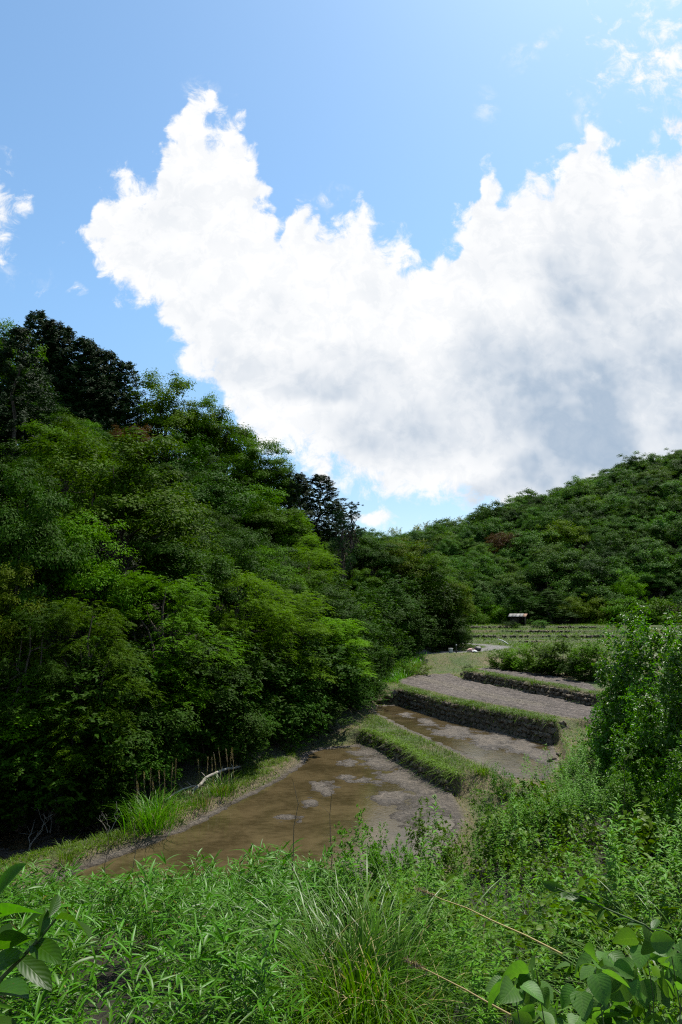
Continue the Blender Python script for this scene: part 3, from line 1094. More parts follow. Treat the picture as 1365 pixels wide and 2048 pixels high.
for k in range(2):
    add_proto(f'bush{k}', crown_shrub(91 + k, 2.0, 3.6, (.155, .070), 44, 520), 3.6, .05, 2.4, 4.4, 3.4)


def plant_tree(name, key, mat, loc, sx, sz, label, cat='tree', group=None, rz=None, sy=None):
    p = PROTO[key]
    if 'mesh' not in p:
        p['mesh'] = mesh('crown', p['V'], p['F'], [M[mat]])
    o = thing(name, label, cat, loc, random.uniform(0, 6.28) if rz is None else rz, group)
    t = link('trunk', p['trunk'], o)
    c = link('crown', p['mesh'], o)
    t.scale = (sx, sx, sz)
    c.scale = (sx, sx, sz)
    if key[:3] in ('bro', 'far'):
        # the crown keeps its own proportions; only the trunk grows with the tree
        sk = max(sz, sx * .86)
        c.scale = (sx, sx, sk)
        c.location = (0, 0, p['top'] * (sz - sk))
        t.location = (0, 0, 0)
    c.material_slots[0].link = 'OBJECT'
    c.material_slots[0].material = M[mat]
    return o


TREES = []


def tree_px(name, key, mat, cx, ytop, wpx, label, H=10.0, group=None, D=None, lo=18.0, cat='tree', szk=1.0):
    """put a tree so that its top shows at (cx, ytop): its depth is where the slope lies H below that line of sight"""
    d = ray(cx, ytop)
    if D is None:
        Ds = np.arange(lo, 130, .4)
        xs = d[0] / d[1] * Ds
        h = EYE + d[2] / d[1] * Ds - ground_z(xs, Ds, False)
        tt = edge_t(xs, Ds)
        Rc = wpx * Ds / F_PX * .5
        ok = np.where((h <= H) & (tt > .62 * Rc))[0]
        if not len(ok):
            ok = np.where((h <= H * 1.15) & (tt > .25 * Rc))[0]
        D = float(Ds[ok[0]]) if len(ok) else float(Ds[np.argmax(tt)])
    x, y, zt = at_depth(cx, ytop, D)
    zg = gz(x, y)
    hh = max(zt - zg, 2.0)
    p = PROTO[key]
    sx = wpx * D / F_PX / p['width'] * 1.08
    sz = hh / p['top'] * szk
    TREES.append((x, y, sx * p['width'] / 2))
    return plant_tree(name, key, mat, (x, y, zg - .05), sx, sz, label, cat, group)

# ------------------------------------------------------------------ the wood on the left
G_L = 'broadleaf trees on the left slope'
rows = [
    # name, proto, material, cx, ytop, width px, H, label
    ('broadleaf_tree', 'broad0', 'mid', 5, 628, 170, 8.3, 'light green broadleaf tree at the left edge beside the dark conifers'),
    ('broadleaf_tree', 'broad1', 'bright', 335, 752, 190, 6.7, 'bright green broadleaf tree on the skyline right of the dark conifers'),
    ('broadleaf_tree', 'broad2', 'bright', 400, 790, 130, 6.0, 'small bright green tree on the skyline left of the blue gap'),
    ('reddish_tree', 'broad3', 'brown', 268, 832, 100, 6.0, 'reddish brown tree amid green crowns below the dark conifers'),
    ('broadleaf_tree', 'broad3', 'mid', 125, 828, 190, 6.7, 'green tree just below the dark conifers on the left'),
    ('broadleaf_tree', 'broad2', 'mid', 450, 818, 180, 6.7, 'mid green domed tree on the skyline above the big dome'),
    ('broadleaf_tree', 'broad0', 'dark', 350, 862, 210, 6.7, 'full dark green tree next to the reddish brown tree'),
    ('broadleaf_tree', 'broad1', 'mid', 510, 872, 150, 6.7, 'green tree on the falling skyline below the cloud edge'),
    ('broadleaf_tree', 'broad3', 'mid', 548, 905, 120, 6.7, 'dark green tree on the skyline left of the two conifers'),
    ('broadleaf_tree', 'broad2', 'dark', 580, 938, 90, 6.7, 'small dark tree on the skyline beside the conifer pair'),
    ('broadleaf_tree', 'broad1', 'mid', 250, 868, 360, 9.0, 'largest green dome of a tree in the middle of the left wood'),
    ('broadleaf_tree', 'broad2', 'dark', 60, 930, 240, 8.3, 'wide dark green tree at the left edge below the conifers'),
    ('broadleaf_tree', 'broad0', 'dark', 420, 930, 230, 7.5, 'dark green tree right of the largest dome'),
    ('broadleaf_tree', 'broad3', 'mid', 490, 955, 180, 6.7, 'green tree between the largest dome and the conifer pair'),
    ('broadleaf_tree', 'broad2', 'mid', 545, 1000, 140, 6.7, 'narrow green tree below the conifer pair'),
    ('broadleaf_tree', 'broad0', 'mid', 150, 1008, 250, 6.7, 'rounded tree with a sunlit top left of the hollow, low in the left wood'),
    ('broadleaf_tree', 'broad3', 'dark', 350, 1050, 260, 6.7, 'very dark tree in the hollow right of the rounded sunlit tree'),
    ('broadleaf_tree', 'broad1', 'dark', 480, 1070, 180, 6.7, 'very dark tree in the hollow left of the light feathery tree'),
    ('broadleaf_tree', 'broad2', 'olive', 30, 1120, 180, 6.0, 'yellowish olive tree low on the left edge of the wood'),
    ('feathery_tree', 'layer0', 'bright', 600, 1018, 120, 7.2, 'light green feathery tree in front of the conifer pair'),
    ('feathery_tree', 'layer1', 'bright', 625, 1085, 160, 6.4, 'bright feathery tree in tiers below the lone pine'),
    ('feathery_tree', 'layer2', 'mid', 330, 1120, 300, 6.4, 'broad tiered tree with drooping fronds, centre of the lower wood'),
    ('feathery_tree', 'layer0', 'bright', 480, 1128, 240, 6.4, 'tiered bright green tree left of the low fronds over the paddy'),
    ('feathery_tree', 'layer1', 'bright', 570, 1165, 280, 6.4, 'widest tiered bright green tree above the far end of the near paddy'),
    ('feathery_tree', 'layer2', 'mid', 180, 1170, 260, 6.4, 'tiered green tree in the left part of the lower wood'),
    ('feathery_tree', 'layer0', 'dark', 70, 1190, 240, 6.0, 'tiered green tree cut by the left edge of the picture'),
    ('feathery_tree', 'layer1', 'bright', 660, 1225, 220, 5.6, 'low tiered bright tree leaning over the second paddy'),
    ('feathery_tree', 'layer2', 'bright', 712, 1195, 130, 5.6, 'rightmost bright feathery tree before the dark spur'),
    ('broadleaf_tree', 'broad1', 'dark', 220, 1290, 300, 5.2, 'dark green tree low in the left wood above the plumed grass'),
    ('broadleaf_tree', 'broad2', 'dark', 400, 1270, 270, 5.2, 'dark green tree low in the middle of the wood'),
    ('broadleaf_tree', 'broad3', 'dark', 535, 1285, 230, 5.2, 'dark green tree under the widest tiered tree'),
    ('broadleaf_tree', 'broad0', 'mid', 60, 1320, 260, 5.2, 'shaded green tree low at the left edge'),
    ('feathery_tree', 'layer0', 'bright', 720, 1290, 120, 4.4, 'small bright feathery tree at the end of the wall of the second paddy'),
    # the spur beyond
    ('broadleaf_tree', 'broad2', 'dark', 745, 1070, 120, 6.7, 'dark tree behind the bright feathery trees where the spur starts'),
    ('broadleaf_tree', 'broad0', 'olive', 800, 1068, 150, 6.7, 'rounded tree with pale flecks on top of the spur'),
    ('broadleaf_tree', 'broad1', 'mid', 865, 1105, 130, 6.0, 'green tree at the crest of the spur near its end'),
    ('broadleaf_tree', 'broad3', 'olive', 905, 1150, 90, 5.2, 'last tree of the spur before the far hill'),
    ('broadleaf_tree', 'broad0', 'dark', 770, 1160, 140, 6.0, 'dark tree with a lit crown on the near flank of the spur'),
    ('broadleaf_tree', 'broad2', 'mid', 860, 1165, 150, 5.2, 'full tree in the middle of the spur'),
    ('broadleaf_tree', 'broad3', 'dark', 810, 1210, 140, 4.5, 'dark low tree in the middle of the spur foot'),
    ('broadleaf_tree', 'broad1', 'dark', 885, 1215, 110, 3.7, 'dark low tree beside the bend of the road'),
]
CT = np.array
for name, key, mat, cx, yt, w, H, lab in rows:
    tree_px(name, key, mat, cx, yt, w, lab, H, 'trees of the left wood', lo=(50.0 if cx > 735 else 19.0))
con = [(40, 655, 130, 8.5), (78, 622, 120, 8.5), (128, 650, 120, 8.5), (172, 676, 120, 8.5), (215, 700, 110, 8.5), (252, 722, 100, 8.5), (100, 690, 130, 7),
       (160, 725, 130, 7), (215, 750, 120, 7), (60, 730, 130, 7), (190, 690, 110, 8.5), (105, 640, 110, 8.5)]
ORD = ['first', 'second', 'third', 'fourth', 'fifth', 'sixth', 'seventh', 'eighth']
sky_row = sorted(i for i, c in enumerate(con) if c[3] >= 8)
sky_row.sort(key=lambda i: con[i][0])
low_row = sorted((i for i in range(len(con)) if i not in sky_row), key=lambda i: con[i][0])
for i, (cx, yt, w, H) in enumerate(con):
    lab = (f'{ORD[sky_row.index(i)]} dark conifer from the left along the upper left skyline' if i in sky_row
           else f'{ORD[low_row.index(i)]} dark conifer from the left in the row below the skyline conifers')
    tree_px('cypress_tree', f'conifer{i % 2}', 'conifer', cx, yt, w, lab, H, 'dark conifers of the upper left stand')
for i, (cx, yt, w, H, lab) in enumerate([(600, 945, 80, 9, 'left one of the two dark conifers on the lower skyline'), (642, 948, 105, 9.5, 'right and fuller one of the two dark conifers on the lower skyline'),
                                         (668, 1000, 80, 8, 'small dark conifer just left of the pine')]):
    tree_px('cypress_tree', f'conifer{i % 2}', 'conifer', cx, yt, w, lab, H, None)
tree_px('pine_tree', 'pine0', 'pine', 706, 1006, 80, 'open branched pine on the skyline right of the dark conifers', 9)
tree_px('pine_tree', 'pine0', 'pine', 682, 1022, 70, 'smaller pine half hidden behind the open branched pine', 9)

# trees further back and between, that close the wood
rf = np.random.default_rng(4)
cnt = 0
cx_, cy_ = rf.uniform(-48, 14, 5000), rf.uniform(17, 105, 5000)
ct_ = edge_t(cx_, cy_)
ok_ = (ct_ > 1.5) & (ct_ < 32) & (np.abs(cx_ / cy_) < .6) & (cx_ / cy_ < .2)
cx_, cy_, ct_ = cx_[ok_], cy_[ok_], ct_[ok_]
cz_ = ground_z(cx_, cy_, False)
for x, y, t, zg in zip(cx_, cy_, ct_, cz_):
    x, y, zg = float(x), float(y), float(zg)
    if any((x - a) ** 2 + (y - b) ** 2 < (max(2.1, .55 * c) + .7) ** 2 for a, b, c in TREES):
        continue
    hh = rf.uniform(3.6, 5.2)
    # stay under the skyline of the trees that were placed by eye
    e = np.interp(x / y * F_PX + CX, [0, 80, 250, 300, 400, 480, 560, 640, 730, 800, 900, 950], [720, 740, 820, 850, 870, 930, 1000, 1040, 1110, 1110, 1180, 1260])
    zl = at_depth(x / y * F_PX + CX, float(e), y)[2]
    if zg + hh > zl:
        hh = zl - zg
    if hh < 2.6:
        continue
    TREES.append((x, y, 2.7))
    key = f'broad{rf.integers(0, 4)}'
    p = PROTO[key]
    s = rf.uniform(.5, .68)
    plant_tree('broadleaf_tree', key, ('dark', 'dark', 'mid')[rf.integers(0, 3)], (x, y, zg - .05), s, hh / p['top'],
               'dark green tree filling in between the larger crowns of the left wood', 'tree', 'filling trees of the left wood')
    cnt += 1
print('filling trees', cnt)

# shrubs along the foot of the wood
pts = []
for i in range(len(EDGE) - 1):
    a, b = EDGE[i], EDGE[i + 1]
    if b[1] < 14 or a[1] > 75:
        continue
    L = np.hypot(*(b - a))
    nn = np.array([-(b - a)[1], (b - a)[0]]) / L
    for s in np.arange(0, L, 1.25):
        for off in (.7, 2.2):
            p = a + (b - a) * (s + rf.uniform(-.3, .3)) / L + nn * (off + rf.uniform(-.4, .5))
            if -.6 < p[0] / p[1] < .25 and (off < 1 or rf.random() < .7):
                pts.append((p[0], p[1], off))
for i, (x, y, off) in enumerate(pts):
    s = rf.uniform(.7, 1.15) * (.9 if off < 1 else 1.6)
    if y > 44:
        s *= 1.15
    plant_tree('shrub', f'shrub{i % 3}', 'dark', (x, y, gz(x, y) - .05), s * .95, s * rf.uniform(.75, 1.1),
               'dark leafy shrub at the shaded foot of the left wood', 'shrub', 'shrubs along the foot of the left wood')

# ------------------------------------------------------------------ the far hill
HILL = [(1040, 1172, 60, 'conifer0', 'dark', 'conical dark tree at the foot of the far hill behind the hut'), (1100, 1180, 70, 'conifer1', 'dark', 'second conical dark tree at the foot of the far hill'),
        (1150, 1190, 70, 'far0', 'olive', 'yellow green tree at the foot of the far hill'), (1195, 1196, 90, 'far1', 'olive', 'olive round tree right of the yellow green one below the far hill'),
        (985, 1205, 80, 'far2', 'mid', 'round green tree left of the hut below the far hill'), (940, 1208, 70, 'far0', 'mid', 'round green tree just right of the spur below the far hill'),
        (1250, 1195, 110, 'far1', 'mid', 'broad green tree at the foot of the far hill to the right'), (1330, 1190, 130, 'far2', 'mid', 'broad tree at the right edge at the foot of the far hill'),
        (1255, 1145, 60, 'far0', 'bright', 'bright yellow green tree above the broad tree at the hill foot'), (1120, 1040, 90, 'far1', 'olive', 'olive crown standing out in the middle of the far hill'),
        (1005, 1060, 60, 'far2', 'brown', 'brownish crown low on the left of the far hill')]
HPOS = []
for cx, yt, w, key, mat, lab in HILL:
    d = ray(cx, yt)
    Ds = np.arange(106, 210, .5)
    h = EYE + d[2] / d[1] * Ds - ground_z(d[0] / d[1] * Ds, Ds, False)
    ok = np.where(h < 7)[0]
    D = float(Ds[ok[0]]) if len(ok) else 109.0
    if yt > 1165:
        D = rf.uniform(108, 112)
    x, y, zt = at_depth(cx, yt, D)
    zg = gz(x, y)
    p = PROTO[key]
    HPOS.append((x, y))
    plant_tree('hill_tree', key, mat, (x, y, zg - .1), w * D / F_PX / p['width'] * 1.1, max(3, zt - zg) / p['top'], lab)
n_hill = 0
hy_ = rf.uniform(111, 226, 16000)
hx_ = hy_ * rf.uniform(-.03, .56, 16000)
he_ = edge_t(hx_, hy_)
hz_ = ground_z(hx_, hy_, False)
UP = []
cell = {}
for x, y, te, zg in zip(hx_.tolist(), hy_.tolist(), he_, hz_.tolist()):
    if te > -2 and y < 120:
        continue
    sp = 3.7 + (y - 110) * .008
    ci, cj = int(x // 5), int(y // 5)
    if any((x - a) ** 2 + (y - b) ** 2 < sp * sp for di in (-1, 0, 1) for dj in (-1, 0, 1) for a, b in cell.get((ci + di, cj + dj), ())):
        continue
    if any((x - a) ** 2 + (y - b) ** 2 < 9 for a, b in HPOS):
        continue
    cell.setdefault((ci, cj), []).append((x, y))
    UP.append((y, x, zg))
UP.sort()
for y, x, zg in UP[:288]:
    key = f'far{rf.integers(0, 3)}'
    mat = rf.choice(['hillmid', 'hillmid', 'hillmid', 'hilldark', 'hillpale'])
    s = rf.choice([.5, .6, .7, .8, .95, 1.2]) * rf.uniform(.92, 1.08)
    hz = s ** .7 * rf.uniform(.6, .85)
    plant_tree('hill_tree', key, mat, (x, y, zg - 1.0 * s), s, hz,
               'rounded green crown on the lower half of the far right hill' if y > 128 else 'rounded green crown along the foot of the far right hill',
               'tree', 'crowns on the lower half of the far hill' if y > 128 else 'crowns along the foot of the far hill')
    n_hill += 1
print('hill trees', n_hill, 'of', len(UP))


def wood_stuff(name, label, pts, keys, mats):
    """a far wood that reads as one mass: crowns set on points by geometry nodes"""
    pts = np.array(pts)
    me = bpy.data.meshes.new(name)
    me.from_pydata([tuple(p) for p in pts], [], [])
    o = tag(link(name, me), label, 'wood', kind='stuff')
    src = bpy.data.collections.new(name + '_crowns')
    k_ = 0
    for key in keys:
        for m_ in mats:
            p = PROTO[key]
            cm = p.setdefault('mesh', None) or mesh('crown', p['V'], p['F'], [M[m_]])
            p['mesh'] = cm
            c = bpy.data.objects.new('crown', cm)
            c.material_slots[0].link = 'OBJECT'
            c.material_slots[0].material = M[m_]
            src.objects.link(c)
    ng = bpy.data.node_groups.new(name, 'GeometryNodeTree')
    ng.interface.new_socket('Geometry', in_out='INPUT', socket_type='NodeSocketGeometry')
    ng.interface.new_socket('Geometry', in_out='OUTPUT', socket_type='NodeSocketGeometry')
    N = ng.nodes
    gi, go = N.new('NodeGroupInput'), N.new('NodeGroupOutput')
    iop = N.new('GeometryNodeInstanceOnPoints')
    ci = N.new('GeometryNodeCollectionInfo')
    ci.inputs['Collection'].default_value = src
    ci.inputs['Separate Children'].default_value = True
    ci.inputs['Reset Children'].default_value = True
    rs_ = N.new('FunctionNodeRandomValue'); rs_.data_type = 'FLOAT_VECTOR'
    rs_.inputs[0].default_value = (.50, .50, .42); rs_.inputs[1].default_value = (.88, .88, .62)
    rr_ = N.new('FunctionNodeRandomValue'); rr_.data_type = 'FLOAT_VECTOR'
    rr_.inputs[0].default_value = (0, 0, 0); rr_.inputs[1].default_value = (0, 0, 6.28)
    L = ng.links.new
    L(gi.outputs[0], iop.inputs['Points'])
    L(ci.outputs[0], iop.inputs['Instance'])
    iop.inputs['Pick Instance'].default_value = True
    L(rs_.outputs[0], iop.inputs['Scale'])
    L(rr_.outputs[0], iop.inputs['Rotation'])
    L(iop.outputs[0], go.inputs[0])
    md = o.modifiers.new('crowns', 'NODES')
    md.node_group = ng
    return o


wood_stuff('hill_wood', 'unbroken green wood covering the upper half of the far hill', [(x, y, zg - 1.9) for y, x, zg in UP[288:]], ['far0', 'far1', 'far2'], ['hillmid', 'hilldark', 'hillpale', 'hillmid'])
for i, (cx, yt) in enumerate([(838, 1042), (858, 1036), (880, 1034), (900, 1028), (790, 1048), (925, 1026)]):
    x, y, zt = at_depth(cx, yt, 214)
    zg = gz(x, y)
    plant_tree('bamboo_clump', 'bamboo0', 'bamboo', (x, y, zg - .1), 1.15, max(3, zt - zg) / 9.0, 'yellowish bamboo clump on the far ridge above the spur', 'bamboo', 'yellowish bamboo on the far ridge')

# ------------------------------------------------------------------ near vegetation
def scatter(protos, P, rz, s, tilt, r):
    """many copies of small prototypes joined in one mesh: protos are (V, F3 or F4, uv)"""
    bag = Bag()
    which = r.integers(0, len(protos), len(P))
    for k, (V, F, U) in enumerate(protos):
        I = np.where(which == k)[0]
        if not len(I):
            continue
        a = rz[I]
        ca, sa = np.cos(a), np.sin(a)
        W = V[None] * s[I][:, None, None]
        X = W[..., 0] * ca[:, None] - W[..., 1] * sa[:, None]
        Y = W[..., 0] * sa[:, None] + W[..., 1] * ca[:, None]
        Z = W[..., 2]
        X = X + Z * tilt[I, 0][:, None]
        Y = Y + Z * tilt[I, 1][:, None]
        Q = np.stack([X + P[I, 0][:, None], Y + P[I, 1][:, None], Z + P[I, 2][:, None]], -1)
        n = len(V)
        FF = (F[None] + (np.arange(len(I)) * n)[:, None, None]).reshape(-1, F.shape[1])
        bag.add(Q.reshape(-1, 3), FF, np.tile(U, (len(I), 1)))
    return bag


def sample_region(r, n, fn, x0, x1, y0, y1):
    """n random ground points for which fn(x, y) is true"""
    X, Y = [], []
    tot = 0
    for _ in range(60):
        x, y = r.uniform(x0, x1, n * 2), r.uniform(y0, y1, n * 2)
        k = fn(x, y)
        X.append(x[k]); Y.append(y[k])
        tot += k.sum()
        if tot >= n:
            break
    x, y = np.concatenate(X)[:n], np.concatenate(Y)[:n]
    return np.stack([x, y, ground_z(x, y, False)], 1)


def px_of(x, y, z):
    c, s = math.cos(PITCH), math.sin(PITCH)
    zz = z - EYE
    f = y * c + zz * s
    b = -y * s + zz * c
    return CX + F_PX * x / f, CY - F_PX * b / f


r5 = np.random.default_rng(55)


# dwarf bamboo shoots
def sasa_shoot(seed):
    r = np.random.default_rng(seed)
    H = r.uniform(.55, 1.05)
    n = r.integers(13, 19)
    top = np.array([r.normal() * .10, r.normal() * .10, H])
    st = limb_path(r, (0, 0, -.05), top, 4, .02)
    f = np.concatenate([r.uniform(.3, .8, n // 2), r.uniform(.8, 1.0, n - n // 2)])
    base = np.stack([np.interp(f, np.linspace(0, 1, 4), st[:, k]) for k in range(3)], 1)
    a = r.uniform(0, 6.28, n)
    el = r.uniform(.0, 1.0, n)
    d = np.stack([np.cos(a) * np.cos(el), np.sin(a) * np.cos(el), np.sin(el)], 1)
    up = np.array([0, 0, 1.0]) + r.normal(size=(n, 3)) * .35
    lv = strips(base, d, up, r.uniform(.11, .21, n), r.uniform(.012, .021, n), r.uniform(.05, .42, n), 4)
    return tube(st, np.linspace(.004, .002, 4), 3), lv


SASA = [sasa_shoot(300 + k) for k in range(9)]
SASA_ST = [mesh('stem', s[0], s[1], [M['stem']]) for s, l in SASA]
SASA_LF = [mesh('leaves', l[0], l[1], [M['sasa']], False, l[2]) for s, l in SASA]


def in_sasa(x, y):
    z = ground_z(x, y, False) + .6
    px, py = px_of(x, y, z)
    lim = np.interp(y, [2.5, 4, 6, 8.5, 10.5, 12], [560, 560, 540, 640, 720, 720])
    nz = fbm(x, y, .9, 3, 71) * 60
    hole = fbm(x, y, 1.1, 3, 73)
    return (px > -160) & (px < lim + nz) & (py < 2350) & (hole > -.24) & ~((np.abs(y - 5.5 + .6 * hole) < .3) & (px > 60) & (px < 500))


P = sample_region(r5, 3400, in_sasa, -8.5, 1.2, 2.6, 11.6)
depth = P[:, 1] + r5.normal(size=len(P)) * .3
order = np.argsort(depth)
ind = order[np.arange(0, 420, 3)]
for i in ind:
    k = int(r5.integers(0, 9))
    s = float(r5.uniform(.75, 1.0)) * min(1.0, max(.66, P[i][1] / 5.5))
    o = thing('dwarf_bamboo', 'dwarf bamboo shoot with narrow leaves in the thicket at the lower left', 'bamboo grass', tuple(P[i]), float(r5.uniform(0, 6.28)),
              'dwarf bamboo shoots of the lower left thicket', (s, s, s))
    link('stem', SASA_ST[k], o)
    link('leaves', SASA_LF[k], o)
rest = np.setdiff1d(np.arange(len(P)), ind)
Q = P[rest]
n = len(Q)
sc = r5.uniform(.75, 1.1, n) * (.98 + .6 * fbm(Q[:, 0], Q[:, 1], 1.3, 2, 74)) * np.clip(Q[:, 1] / 5.5, .66, 1)
rz = r5.uniform(0, 6.28, n)
tl = r5.normal(size=(n, 2)) * .12
bl = scatter([l for s, l in SASA], Q, rz, sc, tl, np.random.default_rng(9))
tag(link('dwarf_bamboo_thicket', bl.mesh('dwarf_bamboo_thicket', [M['sasa']])), 'dense dwarf bamboo covering the slope at the lower left', 'bamboo grass', kind='stuff')
# dead leaves and canes among it
n = 1500
Q = sample_region(r5, n, in_sasa, -8.5, 1.2, 2.6, 11.6)
n = len(Q)
base = Q + np.array([0, 0, 1]) * r5.uniform(.1, .75, n)[:, None]
d = rdir(r5, n) * np.array([1, 1, .8])
lv = strips(base, d, np.array([0, 0, 1.]) + r5.normal(size=(n, 3)) * .6, r5.uniform(.10, .2, n), r5.uniform(.012, .022, n), .5, 3)
tag(link('dead_bamboo_leaves', mesh('dead_bamboo_leaves', lv[0], lv[1], [M['straw']], False, lv[2])), 'straw coloured dead leaves hanging in the dwarf bamboo', 'dead leaves', kind='stuff')


# upright weeds with whorls of narrow leaves
def weed(seed, n=64, H=.85, leaf=(.085, .018), yel=False):
    r = np.random.default_rng(seed)
    H = H * r.uniform(.75, 1.15)
    st = limb_path(r, (0, 0, -.05), (r.normal() * .08, r.normal() * .08, H), 5, .02)
    f = r.uniform(.25, 1.0, n) ** .8
    base = np.stack([np.interp(f, np.linspace(0, 1, 5), st[:, k]) for k in range(3)], 1)
    a = np.arange(n) * 2.4 + r.normal(size=n) * .3
    el = .15 + .75 * f ** 3 + r.normal(size=n) * .15
    d = np.stack([np.cos(a) * np.cos(el), np.sin(a) * np.cos(el), np.sin(el)], 1)
    L = leaf[0] * (1.15 - .55 * f) * r.uniform(.8, 1.2, n)
    V, F, U = strips(base, d, np.array([0, 0, 1.]) + r.normal(size=(n, 3)) * .2, L, L * leaf[1] / leaf[0] * 1.3, .35, 2, [.25, 1, .05], .12)
    return tube(st, np.linspace(.005, .002, 5), 3), (V, F, U)


def broad_weed(seed, n=26):
    """vine or herb with rounded leaflets held flat"""
    r = np.random.default_rng(seed)
    H = r.uniform(.35, .7)
    st = limb_path(r, (0, 0, -.05), (r.normal() * .2, r.normal() * .2, H), 5, .04)
    f = r.uniform(.35, 1.0, n)
    base = np.stack([np.interp(f, np.linspace(0, 1, 5), st[:, k]) for k in range(3)], 1)
    a = r.uniform(0, 6.28, n)
    d = np.stack([np.cos(a), np.sin(a), r.uniform(-.6, .5, n)], 1)
    base = base + d * r.uniform(.02, .13, n)[:, None]
    L = r.uniform(.045, .085, n)
    V, F, U = strips(base, d, np.array([0, 0, 1.]) + r.normal(size=(n, 3)) * .7, L, L * .66, .3, 3, [.2, .95, .8, .06], .1)
    return tube(st, np.linspace(.005, .002, 5), 3), (V, F, U)


WEED = [weed(400 + k) for k in range(7)]
BROAD = [broad_weed(450 + k) for k in range(7)]
W_ST = [mesh('stem', w[0][0], w[0][1], [M['stem']]) for w in WEED]
W_LF = [mesh('leaves', w[1][0], w[1][1], [M['weed']], False, w[1][2]) for w in WEED]
B_ST = [mesh('stem', w[0][0], w[0][1], [M['stem']]) for w in BROAD]
B_LF = [mesh('leaves', w[1][0], w[1][1], [M['weedyellow']], False, w[1][2]) for w in BROAD]


def in_weeds(x, y):
    z = ground_z(x, y, False) + .6
    px, py = px_of(x, y, z)
    lim = np.interp(y, [2.5, 4, 6, 7.5, 8.5, 10.5, 12], [1100, 1000, 900, 640, 620, 600, 560])
    yb = np.interp(x, YB[0], YB[1])
    return (px < 1500) & (px > lim + fbm(x, y, .9, 3, 71) * 60) & (y < yb - .9 - .8 * (x < 3)) & (poly_dist(x, y, SB) > .3) & (fbm(x, y, 1.2, 3, 76) > -.3)


P = sample_region(r5, 3300, in_weeds, -2, 11.5, 4.5, 24)
patch = fbm(P[:, 0], P[:, 1], .55, 3, 77)
isb = patch + r5.normal(size=len(P)) * .15 > .26
order = np.argsort(P[:, 1])
for kind, sel in (('w', np.where(~isb)[0]), ('b', np.where(isb)[0])):
    o2 = sel[np.argsort(P[sel, 1])]
    ind = o2[np.linspace(0, len(o2) - 1, 130).astype(int)]
    for i in ind:
        k = int(r5.integers(0, 7))
        s = float(r5.uniform(.8, 1.2))
        if kind == 'w':
            o = thing('upright_weed', 'upright weed with whorled narrow leaves on the slope at the right', 'weed', tuple(P[i]), float(r5.uniform(0, 6.28)), 'upright weeds on the near slope', (s, s, s))
            link('stem', W_ST[k], o); link('leaves', W_LF[k], o)
        else:
            o = thing('leafy_weed', 'low weed with rounded yellow green leaves on the slope at the right', 'weed', tuple(P[i]), float(r5.uniform(0, 6.28)), 'leafy weeds on the near slope', (s, s, s))
            link('stem', B_ST[k], o); link('leaves', B_LF[k], o)
    rest = np.setdiff1d(sel, ind)
    Q = P[rest]
    n = len(Q)
    src = [w[1] for w in (WEED if kind == 'w' else BROAD)]
    bg_ = scatter(src, Q, r5.uniform(0, 6.28, n), r5.uniform(.7, 1.25, n) * (1 + .8 * fbm(Q[:, 0], Q[:, 1], 1.0, 2, 75)), r5.normal(size=(n, 2)) * .15, np.random.default_rng(12))
    if kind == 'w':
        tag(link('weed_cover', bg_.mesh('weed_cover', [M['weed']])), 'mass of upright green weeds covering the near slope', 'weeds', kind='stuff')
    else:
        tag(link('leafy_ground_cover', bg_.mesh('leafy_ground_cover', [M['weedyellow']])), 'yellow green leafy ground cover on the near slope', 'weeds', kind='stuff')


# grass blades
def blades(r, base, L, W, lean, droop, S=5, az=None):
    n = len(base)
    a = r.uniform(0, 6.28, n) if az is None else az
    d = np.stack([np.cos(a) * lean, np.sin(a) * lean, np.ones(n)], 1)
    up = np.stack([-np.cos(a), -np.sin(a), np.full(n, .35)], 1) + r.normal(size=(n, 3)) * .3
    t = np.linspace(0, 1, S + 1)
    prof = (1 - t ** 2.2) * .95 + .03
    prof[0] = .7
    # blades arch over: droop acts along the lean direction too
    V, F, U = strips(base, d, up, L, W, 0, S, prof, .1, mid=False)
    V = V.reshape(n, S + 1, 2, 3)
    b = (L * droop)[:, None] * t[None] ** 3.0
    V[..., 0] += (np.cos(a)[:, None] * b * .85)[..., None]
    V[..., 1] += (np.sin(a)[:, None] * b * .85)[..., None]
    V[..., 2] -= (b * .62)[..., None]
    return V.reshape(-1, 3), F, U


def in_grass(x, y):
    z = ground_z(x, y, False) + .3
    px, py = px_of(x, y, z)
    return (px > 480) & (px < 1480) & (py > 1690) & (py < 2300)


P = sample_region(r5, 4000, in_grass, -2, 6.5, 2.4, 10)
n = len(P)
b = blades(r5, P - [0, 0, .03], r5.uniform(.22, .62, n), r5.uniform(.005, .010, n), r5.uniform(.1, .6, n), r5.uniform(.2, .8, n), 4)
tag(link('rough_grass', mesh('rough_grass', b[0], b[1], [M['blade']], False, b[2])), 'rough green grass among the weeds in the foreground', 'grass', kind='stuff')


